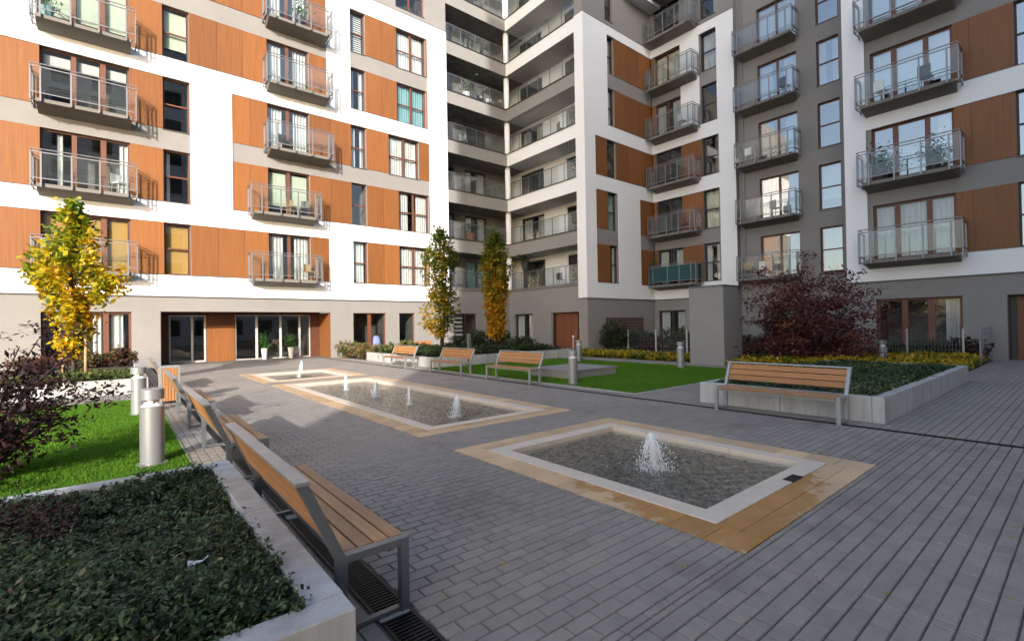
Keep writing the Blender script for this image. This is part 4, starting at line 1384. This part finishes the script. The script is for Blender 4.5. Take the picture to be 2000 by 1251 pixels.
# D face
dD = (18.05, 20.1); wD = (15.45, 16.55)
hd = [(*dD, S[k], T[k]) for k in range(6)] + [(*wD, S[k], T[k]) for k in range(6)] + [(18.0, 20.1, 0.35, 2.55)]
mb = MB(); wall(mb, FD, 14.3, 20.4, -0.3, TOP, hd, 0, 0.16)
mb.face([(XD, 14.3, -0.3), (XD + 1, 14.3, -0.3), (XD + 1, 14.3, TOP), (XD, 14.3, TOP)])
mb.build('rendered_wall', 'render_grey', CD)
WD = [(15.35, 20.34, S[0], T[1]), (15.35, 20.34, S[2], T[2]), (18.0, 20.34, S[3], T[4]), (15.42, 16.62, S[3], T[4])]
mb = MB(); wall(mb, FD, 14.3, 20.34, 3.36, 21.5, WD, 0.06, 0.06); mb.build('white_frame_wall', 'render_white', CD)
for (a, b, c, d) in WD: flash(CD, FD, a - 0.05, b - 0.1, c, 0.06)
flash(CD, FD, 14.32, 20.2, 3.345, 0.06); flash(CD, FD, 14.32, 20.2, 21.51, 0.06)
for k in range(3):
    cladding(CD, FD, 16.55, 18.05, S[k], T[k]); cladding(CD, FD, 20.1, 20.34, S[k], T[k])
for k in (3, 4): cladding(CD, FD, 20.1, 20.34, S[k], T[k])
cdD = ['curts', 'none', 'none', 'curts', 'curtc', 'none']
cdW = ['curts', 'curtc', 'dark', 'dark', 'curt', 'dark']
for k in range(6):
    window(CD, FD, *dD, S[k], T[k], [(19.08, 0.12)], [], fmat='frame_dark' if k in (0, 1, 2, 5) else 'frame_brown', cont=cdD[k], sill=False)
    window(CD, FD, *wD, S[k], T[k], [], [S[k] + 1.25], fmat='frame_dark', cont=cdW[k], fw=0.06)
window(CD, FD, 18.0, 20.1, 0.35, 2.55, [(19.05, 0.18)], [], fmat='frame_dark', cont='curts')
for k in range(6):
    balcony(CD, FD, 16.62, 20.22, S[k], 1.0, [16.95, 17.8, 18.7, 19.85], gmat='rail_glass_grey', screen='screen_teal' if k == 0 else None)
mb = MB(); mb.box(27.0, XD, 19.5, 20.4, 24.15, 25.0); mb.build('roof_canopy', 'render_white', CD)
mb = MB(); mb.box(29.0, XD, 16.3, 19.5, 24.4, 24.75); mb.build('canopy_slab', 'balcony_concrete', CD)

# ------------------------------------------------------------------ wing E
XE = 30.6
EW = thing('apartment_building', 'plain grey rendered wing with reflecting windows between white wings', 'apartment building', 'wings of the apartment complex')
FE = FX(XE)
dE = (10.86, 13.06); wE = (8.74, 9.83)
he = [(*dE, S[k], T[k]) for k in range(6)] + [(*wE, S[k], T[k]) for k in range(6)] + [(10.9, 13.0, 0.3, 2.55)]
mb = MB(); wall(mb, FE, 7.4, 14.35, -0.3, TOP, he, 0, 0.16); mb.build('rendered_wall', 'render_grey', EW)
mb = MB(); mb.tube([(XE - 0.06, 13.98, 0), (XE - 0.06, 13.98, TOP)], 0.05, 10); mb.build('downpipe', 'render_grey', EW)
ce = ['curts', 'curt', 'curts', 'curts', 'curtc', 'dark']
for k in range(6):
    window(EW, FE, *dE, S[k], T[k], [(11.95, 0.12)], [], fmat='frame_brown', gmat='window_glass_mirror', cont=ce[k], sill=False)
    window(EW, FE, *wE, S[k], T[k], [], [S[k] + 1.25], fmat='frame_brown', gmat='window_glass_mirror', cont=['curt', 'blindg', 'dark', 'curts', 'blindt', 'curt'][k], fw=0.07)
    if k < 5: balcony(EW, FE, 10.72, 14.12, S[k], 1.0, [11.05, 12.0, 12.9, 13.8])
window(EW, FE, 10.9, 13.0, 0.3, 2.55, [(11.95, 0.12)], [], fmat='frame_dark', cont='dark')

# ------------------------------------------------------------------ wing B
XB = 26.85
BW = thing('apartment_building', 'right edge wing with large balconies and brown door on the ground floor', 'apartment building', 'wings of the apartment complex')
FBw = FX(XB)
dB = (3.64, 6.46); wB = (0.75, 1.86); dB2 = (-3.8, -1.0)
hb = []
for k in range(5): hb += [(*dB, S[k], T[k]), (*wB, S[k], T[k]), (*dB2, S[k], T[k])]
hb += [(3.52, 6.42, 0.05, 2.60), (-0.6, 2.24, -0.05, 2.57)]
mb = MB(); wall(mb, FBw, -9, 7.5, -0.3, 24, hb, 0, 0.16)
mb.face([(XB, 7.5, -0.3), (XE, 7.5, -0.3), (XE, 7.5, 24), (XB, 7.5, 24)])
mb.build('rendered_wall', 'render_grey', BW)
WB = [(-8.5, 6.66, S[0], T[1]), (-8.5, 6.66, S[2], T[3])]
mb = MB(); wall(mb, FBw, -9, 7.52, 3.43, 18.4, WB, 0.06, 0.06)
mb.box(-9, 7.5, 0.0, 0.06, 18.4, 18.44, F=FBw)
mb.build('white_frame_wall', 'render_white', BW)
for (a, b, c, d) in WB: flash(BW, FBw, a, b, c, 0.06)
flash(BW, FBw, -8.9, 7.4, 3.415, 0.06)
cb = ['curt', 'dark', 'blindg', 'blindg', 'dark']
for k in range(4):
    window(BW, FBw, *dB, S[k], T[k], [(4.51, 0.18), (5.61, 0.20)], [], fmat='frame_brown', gmat='window_glass' if k == 0 else 'window_glass_mirror', cont=cb[k], fw=0.09)
    cladding(BW, FBw, 1.86, 3.64, S[k], T[k], splits=(3.12,)); cladding(BW, FBw, -1.0, 0.75, S[k], T[k])
    window(BW, FBw, *wB, S[k], T[k], [], [S[k] + 1.25], fmat='frame_dark', gmat='window_glass_mirror', cont='dark')
    window(BW, FBw, *dB2, S[k], T[k], [-2.9, -1.9], [], fmat='frame_brown', cont='dark')
    balcony(BW, FBw, 3.34, 6.80, S[k], 1.0, [3.68, 4.55, 5.45, 6.35])
window(BW, FBw, 3.52, 6.42, 0.05, 2.60, [(4.52, 0.22), (5.42, 0.22)], [], fmat='frame_brown', cont='dark', fw=0.10)
dr = MB(); dr.box(-0.5, 2.0, -0.42, -0.36, 0, 2.5, F=FBw); dr.build('entrance_door', 'door_brown', BW)
dr = MB(); dr.box(-0.6, 2.24, -0.5, -0.44, 0, 2.57, F=FBw); dr.box(2.2, 2.24, -0.44, -0.17, 0, 2.57, F=FBw); dr.box(-0.6, 2.24, -0.44, -0.17, 2.53, 2.57, F=FBw)
dr.build('door_recess', 'frame_dark', BW)
dr = MB(); dr.box(-9, 7.45, 0.004, 0.02, -0.1, 0.55, F=FBw)
mb = MB(); wall(mb, FBw, -9, 7.45, 0.0, 0.5, [(-0.6, 2.24, -0.05, 0.6), (3.52, 6.42, 0.05, 0.6)], 0.012, 0.012); mb.build('plinth', 'render_grey', BW)

# ------------------------------------------------------------------ wing behind the camera that throws the big shade
TW = thing('apartment_building', 'tall terraced wing behind the viewer that shades the plaza', 'apartment building', 'wings of the apartment complex')
FT = lambda u, w, z: (u, -14.6 + w, z)
steps = [(-16.62, -13.8, 36.0), (-13.8, -6.0, 43.8), (-6.0, 7.2, 41.0), (7.2, 11.0, 36.5), (11.0, 26.0, 27.5)]
mb = MB()
for (a, b, h) in steps: mb.box(a, b, -26, -14.6, -0.3, h)
mb.build('rendered_wall', 'render_white', TW)
mb = MB()
for (a, b, h) in steps:
    n = int((b - a) / 3.2)
    k = 0
    z = 1.0
    while z < h - 3:
        for i in range(n):
            x = a + 0.6 + i * (b - a) / max(n, 1)
            mb.box(x, x + 1.7, -14.6, -14.57, z, z + 2.0)
        z += 3.49
mb.build('window_panes', 'interior_dark', TW, kind='stuff')

# ------------------------------------------------------------------ trees
def tree(name, label, cat, base, trunks, tips, leaves_per, leaf, spread, leafm, bark, tint_fn, group=None, aspect=0.75):
    root = thing(name, label, cat, group, base)
    mb = MB()
    for pts, r0, r1 in trunks:
        n = len(pts)
        mb.tube(pts, [r0 + (r1 - r0) * i / (n - 1) for i in range(n)], 8)
    mb.build('trunk', bark, root, smooth=True)
    tips = np.asarray(tips)
    P_ = np.repeat(tips, leaves_per, axis=0)
    P_ = P_ + rng.normal(0, 1, P_.shape) * np.asarray(spread)
    t_ = tint_fn(P_) + np.repeat(rng.normal(0, 0.10, len(tips)), leaves_per) + rng.normal(0, 0.09, len(P_))
    V = leaf_verts(P_, leaf, 0.3, aspect)
    link('crown', quads_mesh('crown', V, leafm, np.clip(t_, 0, 1)), root)
    return root


def columnar(h0, h1, prof, n, r_scale=1.0, off=(0, 0)):
    out = []
    for i in range(n):
        s = random.random()
        z = h0 + (h1 - h0) * s
        R = np.interp(s, [p[0] for p in prof], [p[1] for p in prof]) * r_scale
        th = random.uniform(0, 6.28); r = R * math.sqrt(random.random()) * random.uniform(0.75, 1.08)
        out.append((off[0] + r * math.cos(th), off[1] + r * math.sin(th), z))
    return out


def limbs(tips, trunk_h, k, z0, r=0.012):
    L_ = []
    for t_ in random.sample(tips, min(k, len(tips))):
        zb = max(z0, t_[2] - random.uniform(0.5, 1.0) - 0.5 * math.hypot(t_[0], t_[1]))
        L_.append(([(0, 0, zb), (t_[0] * 0.45, t_[1] * 0.45, zb + (t_[2] - zb) * 0.6), t_], r * 1.3, r * 0.4))
    return L_


# yellow tree on the left: crown 2.7 m wide, with side lobes
tips = columnar(0.85, 5.15, [(0, 0.18), (0.12, 0.40), (0.35, 0.62), (0.55, 0.95), (0.75, 0.72), (0.9, 0.42), (1, 0.15)], 210)
rx, ry = 0.773, -0.634
tips += [(rx * s + random.gauss(0, 0.1), ry * s + random.gauss(0, 0.1), z + random.gauss(0, 0.14)) for s, z in [(-1.05, 3.35), (-1.2, 3.55), (-0.9, 3.1), (1.0, 2.75), (1.15, 2.95), (0.9, 2.5), (0.75, 2.2), (-0.75, 2.85), (1.2, 2.7), (-1.0, 3.0)] for _ in range(4)]
tree('yellow_tree', 'slim staked tree with green and yellow leaves before the sunny facade', 'tree', (-1.02, 19.1, 0.3),
     [([(0, 0, 0), (0.02, 0.01, 1.2), (-0.02, 0.02, 2.6), (0.01, 0, 4.9)], 0.055, 0.012)] + limbs(tips, 4.6, 40, 0.8),
     tips, 25, 0.150, (0.11, 0.11, 0.12), 'leaf_autumn', 'bark', lambda P: 0.53 - 0.17 * np.clip((P[:, 2] - 3.3) / 1.4, -0.5, 2.2) + 0.10 * np.sin(P[:, 0] * 5 + P[:, 2] * 3))
for lab, dx in (('timber stake left of the yellow tree trunk', -0.30), ('timber stake right of the yellow tree trunk', 0.36)):
    st = thing('tree_stake', lab, 'stake', 'stakes of the yellow tree', (-1.02 + rx * dx, 19.1 + ry * dx, 0.28))
    mb = MB(); mb.tube([(0, 0, 0), (0, 0, 1.5)], 0.038, 8); mb.build('stake_pole', 'stake_wood', st, smooth=True)

# slim two-stem tree by the facade end
tips = columnar(1.0, 6.2, [(0, 0.35), (0.1, 0.9), (0.25, 0.95), (0.4, 0.62), (0.6, 0.8), (0.8, 0.85), (0.93, 0.55), (1, 0.2)], 190, 1.0)
tips = [t_ for t_ in tips if random.random() < 0.85]
tree('slim_tree', 'slim two-stemmed tree with thin green and amber leaves at the end of the sunny facade', 'tree', (12.75, 21.3, 0.3),
     [([(0, 0, 0), (0.05, 0, 1.5), (-0.25, 0.05, 3.2), (-0.38, 0, 6.0)], 0.07, 0.012), ([(0.08, 0, 0), (0.2, 0, 1.6), (0.55, -0.1, 3.4), (0.5, 0, 6.2)], 0.06, 0.012)] + limbs(tips, 6, 40, 1.0),
     tips, 34, 0.16, (0.14, 0.14, 0.14), 'leaf_amber', 'bark_dark', lambda P: 0.40 - 0.10 * np.clip((P[:, 2] - 3.0) / 1.5, -1, 2) - 0.18 * (P[:, 0] > 0.3))
tips = columnar(0.9, 6.15, [(0, 0.28), (0.12, 0.45), (0.25, 0.42), (0.35, 0.50), (0.5, 0.78), (0.7, 0.80), (0.88, 0.55), (1, 0.15)], 230, 1.0)
tree('slim_tree', 'narrow amber and green tree before the loggia corner', 'tree', (15.25, 19.95, 0.3),
     [([(0, 0, 0), (0.03, 0, 2), (0, 0, 5.8)], 0.06, 0.012)] + limbs(tips, 6, 30, 1.0),
     tips, 36, 0.16, (0.11, 0.11, 0.14), 'leaf_amber', 'bark_dark', lambda P: 0.54 - 0.18 * np.clip((P[:, 2] - 3.2) / 1.4, -0.5, 2))


def maple(label, base, R, H, nst, leafn, leaf, leafm, seed, tint0, low=0.25, group=None, per=24, squash=0.35, thin=None):
    rr = random.Random(seed)
    trunks, tips = [], []
    for i in range(nst):
        th = 2 * math.pi * i / nst + rr.uniform(-0.3, 0.3)
        for j in range(5):
            rad = R * rr.uniform(0.25, 1.0)
            zt = H * (low + (1 - low) * rr.random() * (1.05 - 0.45 * (rad / R)))
            a = th + rr.uniform(-0.5, 0.5)
            tip = (rad * math.cos(a), rad * math.sin(a), zt)
            mid = (tip[0] * 0.4, tip[1] * 0.4, zt * 0.62)
            trunks.append(([(0.05 * math.cos(th), 0.05 * math.sin(th), 0), (mid[0] * 0.5, mid[1] * 0.5, mid[2] * 0.55), mid, tip], 0.030 * R / 1.5, 0.006))
            for q in range(leafn):
                f = rr.uniform(0.45, 1.12)
                tips.append((tip[0] * f + rr.gauss(0, 0.16 * R), tip[1] * f + rr.gauss(0, 0.16 * R), zt * (0.55 + 0.5 * f) + rr.gauss(0, 0.06 * H)))
    tips = [t_ for t_ in tips if t_[2] > 0.08 and (thin is None or t_[2] < thin or rr.random() < 0.11)]
    return tree('maple_tree', label, 'maple tree', base, trunks, tips, per, leaf, (0.13 * R / 1.5 + 0.02, 0.13 * R / 1.5 + 0.02, squash * 0.13 * R / 1.5 + 0.012), leafm, 'bark_dark',
                lambda P: tint0 + 0.12 * np.sin(P[:, 0] * 2.3) * np.cos(P[:, 1] * 1.9), group, 0.42)


maple('dark purple maple bush at the left edge, close to the camera', (-1.22, 8.0, 0), 1.0, 2.45, 8, 7, 0.080, 'leaf_purple', 5, 0.45, 0.04, 'purple maples', 30, thin=1.35)
maple('large purple maple behind the right bench with red and amber leaves', (20.4, 7.1, 0), 2.45, 4.2, 9, 8, 0.145, 'leaf_purple_light', 3, 0.57, 0.06, 'purple maples', 44)


# ------------------------------------------------------------------ shrubs
def shrub(label, x, y, r, h, mat, n=900, leaf=0.12, z=0.0, group='shrubs planted along the walls', tint=0.5):
    root = thing('shrub', label, 'shrub', group, (x, y, z))
    mb = MB()
    for i in range(5):
        a = i * 1.257
        mb.tube([(0, 0, 0), (0.3 * r * math.cos(a), 0.3 * r * math.sin(a), h * 0.5), (0.6 * r * math.cos(a), 0.6 * r * math.sin(a), h * 0.85)], [0.02, 0.012, 0.005], 5)
    mb.build('stem', 'bark_dark', root)
    k = n // 12
    d = rng.normal(size=(k, 3)); d /= np.linalg.norm(d, axis=1, keepdims=True)
    rad = rng.random((k, 1)) ** 0.45
    c = d * rad * np.array([[r, r, h * 0.5]]) + np.array([[0, 0, h * 0.52]])
    P_ = np.repeat(c, 12, axis=0) + rng.normal(0, 0.07 * max(r, 0.6), (k * 12, 3))
    P_[:, 2] = np.maximum(P_[:, 2], 0.03)
    t_ = np.clip(tint + np.repeat(rng.normal(0, 0.18, k), 12) + rng.normal(0, 0.12, k * 12), 0, 1)
    link('foliage', quads_mesh('foliage', leaf_verts(P_, leaf, 0.3, 0.6), mat, t_), root)
    return root


shrub('reddish green shrub at the left end of the hedge beside the entrance', 10.1, 27.0, 0.75, 0.95, 'leaf_mixed', 1500, 0.12, tint=0.62)
shrub('brownish shrub, second from the entrance along the sunny wall', 10.6, 25.6, 0.8, 0.85, 'leaf_mixed', 1500, 0.12, tint=0.70)
shrub('pink flowered shrub in the middle of the sunny hedge', 10.9, 24.1, 0.75, 0.8, 'leaf_mixed', 1500, 0.12, tint=0.8)
shrub('bright green shrub near the farthest right bench', 10.7, 22.6, 0.75, 0.85, 'leaf_mixed', 1500, 0.12, tint=0.38)
shrub('small yellowish green shrub behind the farthest right bench', 11.2, 21.9, 0.55, 0.8, 'leaf_mixed', 900, 0.12, 0.3, tint=0.5)
shrub('climbing dark shrub covering the left of the lattice screen', 24.2, 19.3, 1.0, 1.9, 'leaf_hedge', 2600, 0.14)
shrub('dark shrub in front of the lattice screen', 26.0, 18.7, 1.1, 1.2, 'leaf_hedge', 2200, 0.14, tint=0.35)
shrub('red leaved low shrub beside the white post', 25.6, 17.6, 0.9, 0.8, 'leaf_cover_red', 1500, 0.13)
shrub('grey green shrub right of the white post', 27.4, 16.9, 1.1, 1.45, 'leaf_hedge', 2200, 0.13, tint=0.7)
shrub('fresh green shrub beneath the shaded ground floor window', 26.9, 15.0, 0.9, 1.35, 'leaf_pot', 1700, 0.15, tint=0.3)
shrub('green leafy shrub close to the ventilation block', 26.4, 13.4, 0.9, 1.3, 'leaf_mixed', 1700, 0.14, tint=0.3)
shrub('dark shrub right of the ventilation block', 25.0, 11.3, 1.1, 1.0, 'leaf_hedge', 2000, 0.14, tint=0.3)
shrub('dark shrub behind the purple maple, left', 25.8, 10.1, 1.1, 1.0, 'leaf_hedge', 2000, 0.14, tint=0.3)
shrub('dark shrub behind the purple maple, right', 25.6, 8.3, 1.1, 0.9, 'leaf_hedge', 2000, 0.14, tint=0.3)
shrub('low green shrub beneath the three-pane ground window', 25.0, 5.6, 0.8, 0.65, 'leaf_hedge', 1500, 0.12, tint=0.5)
shrub('green shrub in front of the wire fence', 25.0, 4.3, 0.8, 0.75, 'leaf_hedge', 1700, 0.12, tint=0.6)
shrub('brown leaved shrub at the bed end beside the brown door', 25.1, 3.2, 0.75, 0.95, 'leaf_cover_red', 1600, 0.12, tint=0.4)
shrub('red leaved shrub at the planter end near the entrance', 0.1, 25.4, 0.6, 0.75, 'leaf_cover_red', 1400, 0.12, 0.28, tint=0.7)
shrub('pinkish shrub below the curtained ground window', -0.9, 25.6, 0.8, 0.55, 'leaf_cover_red', 1400, 0.12, 0.28, tint=0.75)
shrub('pinkish shrub left of the tree under the curtained window', -2.4, 25.6, 0.9, 0.5, 'leaf_cover_red', 1400, 0.12, 0.28, tint=0.65)
shrub('dark green shrub in the planter beside the loggia windows', 16.0, 22.6, 0.9, 1.15, 'leaf_hedge', 1500, 0.14, 0.3)
shrub('green conical shrub in front of the shaded ground window', 17.0, 21.6, 0.45, 1.25, 'leaf_mixed', 900, 0.12, 0.3, tint=0.3)
shrub('low dark shrub left of the brown corner door', 17.4, 20.4, 0.9, 0.75, 'leaf_hedge', 1400, 0.13, 0.3)
shrub('low shrub between the two slim trees', 14.1, 21.6, 0.8, 0.8, 'leaf_hedge', 1400, 0.13, 0.3, tint=0.6)

# lattice screen on the C wall
la = thing('lattice_screen', 'dark wooden lattice screen on the shaded ground floor wall', 'lattice screen')
for i in range(9):
    mb = MB(); mb.box(24.7, 28.5, 20.29, 20.31, 0.35 + i * 0.19, 0.40 + i * 0.19); mb.build('lath', 'lattice_wood', la)
for i in range(20):
    mb = MB(); mb.box(24.72 + i * 0.197, 24.76 + i * 0.197, 20.31, 20.33, 0.2, 2.0); mb.build('lath', 'lattice_wood', la)
mb = MB(); mb.box(24.62, 24.70, 20.28, 20.35, 0.0, 2.06); mb.box(28.5, 28.58, 20.28, 20.35, 0, 2.06); mb.box(24.7, 28.5, 20.28, 20.35, 2.02, 2.08)
mb.build('frame', 'lattice_wood', la)


def fence(label, p0, p1, h, nposts, post_mat='bench_steel_light', step=0.1):
    root = thing('wire_fence', label, 'wire fence', 'low wire mesh garden fences')
    p0, p1 = Vector(p0), Vector(p1)
    d = (p1 - p0); L_ = d.length; u = d / L_
    for i in range(nposts):
        q = p0 + d * (i / (nposts - 1))
        mb = MB(); mb.box(q.x - 0.03, q.x + 0.03, q.y - 0.03, q.y + 0.03, 0, h + 0.05); mb.build('fence_post', post_mat, root)
    mb = MB()
    n = int(L_ / step)
    for i in range(n + 1):
        q = p0 + u * (i * step)
        mb.box(q.x - 0.004, q.x + 0.004, q.y - 0.004, q.y + 0.004, 0.05, h)
    z = 0.1
    while z <= h:
        a, b = p0, p1
        ox_, oy_ = (0.004, 0) if abs(u.y) > abs(u.x) else (0, 0.004)
        mb.box(min(a.x, b.x) - ox_, max(a.x, b.x) + ox_, min(a.y, b.y) - oy_, max(a.y, b.y) + oy_, z - 0.004, z + 0.004)
        z += 0.2
    o = mb.build('wire_mesh', 'bench_steel', root); o['kind'] = 'stuff'
    return root


fence('wire fence in front of the three-pane ground window', (24.0, 3.15, 0), (24.0, 6.4, 0), 1.25, 3)
fence('short wire fence end beside the brown door on the right', (24.0, 2.7, 0), (26.7, 2.7, 0), 1.3, 2, 'bench_steel')
fence('wire fence by the lattice screen', (24.6, 14.6, 0), (24.6, 18.6, 0), 1.25, 3, 'frame_grey')
fence('dark wire fence at the foot of the grey wing, left', (28.6, 11.7, 0), (28.6, 13.6, 0), 1.25, 2, 'bench_steel', 0.06)
fence('dark wire fence at the foot of the grey wing, right', (28.6, 8.0, 0), (28.6, 11.0, 0), 1.2, 3, 'bench_steel', 0.06)

# ------------------------------------------------------------------ balcony furniture
def chair(label, x, y, z, rz, mat):
    r_ = thing('balcony_chair', label, 'chair', 'chairs on the balconies', (x, y, z), rz)
    mb = MB(); mb.box(-0.22, 0.22, -0.22, 0.22, 0.42, 0.45); mb.build('seat', mat, r_)
    mb = MB(); mb.box(-0.22, 0.22, 0.20, 0.23, 0.45, 0.88); mb.build('backrest', mat, r_)
    for sx in (-1, 1):
        for sy_ in (-1, 1):
            mb = MB(); mb.tube([(0.2 * sx, 0.2 * sy_, 0), (0.19 * sx, 0.19 * sy_, 0.43)], 0.012, 6); mb.build('leg', mat, r_)


def pot(label, x, y, z, s, mat='terracotta', n=140, leafm='leaf_pot'):
    r_ = thing('potted_plant', label, 'potted plant', 'potted plants on the balconies', (x, y, z))
    mb = MB(); mb.lathe([(0.10 * s, 0), (0.15 * s, 0.26 * s), (0, 0.25 * s)], 0, 0, 14); mb.build('pot', mat, r_)
    P_ = rng.normal(0, 0.13 * s, (n, 3)); P_[:, 2] = np.abs(P_[:, 2]) * 1.6 + 0.28 * s
    link('foliage', quads_mesh('foliage', leaf_verts(P_, 0.10 * s, 0.3, 0.4), leafm, rng.random(n)), r_)


chair('white chair on the second-floor balcony at the far left', 0.1, 27.65, S[1], 0.6, 'white_plastic')
chair('dark chair on the sunny middle balcony with pale blinds', 8.0, 27.6, S[1], -0.4, 'dark_plastic')
chair('wooden chair beside the dark one on the sunny middle balcony', 7.35, 27.65, S[1], 0.3, 'stake_wood')
chair('brown chair on the lowest sunny middle balcony', 8.2, 27.6, S[0], 0.2, 'stake_wood')
chair('dark chair on the third sunny middle balcony', 7.0, 27.7, S[2], 0.2, 'dark_plastic')
chair('dark chair behind the glass of the upper grey wing balcony', 29.95, 11.3, S[3], 1.4, 'dark_plastic')
chair('white chair on the fourth grey wing balcony', 29.95, 13.3, S[2], 1.4, 'white_plastic')
chair('dark chair on the second grey wing balcony', 29.95, 11.9, S[1], 1.2, 'dark_plastic')
chair('dark chair in the lowest loggia', 23.7, 22.3, OB[0], 1.4, 'dark_plastic')
chair('second dark chair in the lowest loggia, nearer the column', 23.7, 23.5, OB[0], 1.9, 'dark_plastic')
chair('dark chair in the second loggia at its right end', 23.7, 21.9, OB[2], 1.2, 'dark_plastic')
chair('dark lounge chair in the third loggia', 23.6, 23.1, OB[3], 1.2, 'dark_plastic')
pot('plant with broad leaves on the second right wing balcony', 26.25, 6.0, S[1], 2.0, 'dark_plastic', 260)
pot('small pine in a pot on the second right wing balcony', 26.25, 4.2, S[1], 1.8, 'dark_plastic', 260, 'leaf_hedge')
pot('plant on the lowest teal screened balcony', 29.5, 20.0, S[0] + 0.9, 1.3, 'terracotta', 130)
pot('hanging green plant at the left end of the lowest loggia', 23.4, 26.9, OB[0] + 1.4, 2.0, 'dark_plastic', 220, 'leaf_hedge')
pot('green plant in the sixth floor loggia', 19.6, 28.7, OB[4], 2.0, 'white_plastic', 180)
pot('round terracotta pot in the second loggia on the left', 19.8, 28.8, OB[1], 2.4, 'terracotta', 60)
pot('plant on the third left balcony in the sun', -2.2, 27.6, S[3], 1.6, 'curtain_teal', 100, 'leaf_pot')
pot('plant on the upper middle balcony in the sun', 7.9, 27.7, S[4], 2.0, 'dark_plastic', 160)

chair('dark chair on the topmost balcony of the right wing', 26.25, 4.4, S[2], 1.5, 'dark_plastic')
chair('white chair on the upper right wing balcony near the wall panels', 26.3, 5.9, S[2], 1.2, 'white_plastic')
chair('light chair behind teal glass on the shaded inner balcony, fourth up', 29.6, 17.6, S[3], 1.5, 'white_plastic')
chair('dark chair on the shaded inner balcony, third up', 29.6, 18.6, S[2], 1.5, 'dark_plastic')
chair('red chair on the shaded inner balcony, second up', 29.6, 17.5, S[1], 1.3, 'red_cloth')
chair('white chair on the lowest grey wing balcony', 29.95, 12.6, S[0], 1.4, 'white_plastic')
chair('wooden chair on the lowest grey wing balcony', 29.95, 13.5, S[0], 1.7, 'stake_wood')
chair('dark chair on the fifth sunny left loggia', 20.9, 28.8, OB[4], 0.3, 'dark_plastic')
chair('white chair in the fourth left loggia', 19.4, 28.8, OB[3], 0.3, 'white_plastic')
chair('white chair in the fifth floor left loggia corner', 21.8, 28.8, OB[4], -0.3, 'white_plastic')

# paper scrap in the near planter, fallen leaves on the paving and grass
pp = MB(); pp.face([(0, 0, 0), (0.07, 0.005, 0.012), (0.075, 0.045, 0.0), (0.005, 0.04, 0.02)]); pp.face([(0.07, 0.005, 0.012), (0.11, 0.02, 0.035), (0.10, 0.05, 0.02), (0.075, 0.045, 0.0)])
o = pp.build('paper_scrap', 'paper'); o.location = (0.27, 3.02, 0.47); tag(o, 'crumpled white paper scrap lying in the dark planter leaves', 'paper scrap')
n = 650
P_ = np.column_stack([rng.uniform(1.4, 9, n), rng.uniform(0, 27, n), np.full(n, 0.006)])
n2 = 170
P2 = np.column_stack([rng.uniform(-2.5, 0.7, n2), rng.uniform(5.6, 15, n2), np.full(n2, 0.035)])
keep = np.ones(n, bool)
for (a, b, c, d) in POOLS: keep &= ~((P_[:, 0] > a) & (P_[:, 0] < b) & (P_[:, 1] > c) & (P_[:, 1] < d))
P_ = np.vstack([P_[keep], P2])
V = leaf_verts(P_, 0.03, 3.0, 0.7)
V = V.reshape(-1, 4, 3); zc_ = P_[:, 2][:, None]; V[:, :, 2] = zc_ + (V[:, :, 2] - zc_) * 0.15
o = link('fallen_leaves', quads_mesh('fallen_leaves', V.reshape(-1, 3), 'leaf_autumn', rng.uniform(0.45, 1, len(P_))), None)
tag(o, 'few small yellow and brown leaves scattered over paving and lawn', 'fallen leaves', kind='stuff')
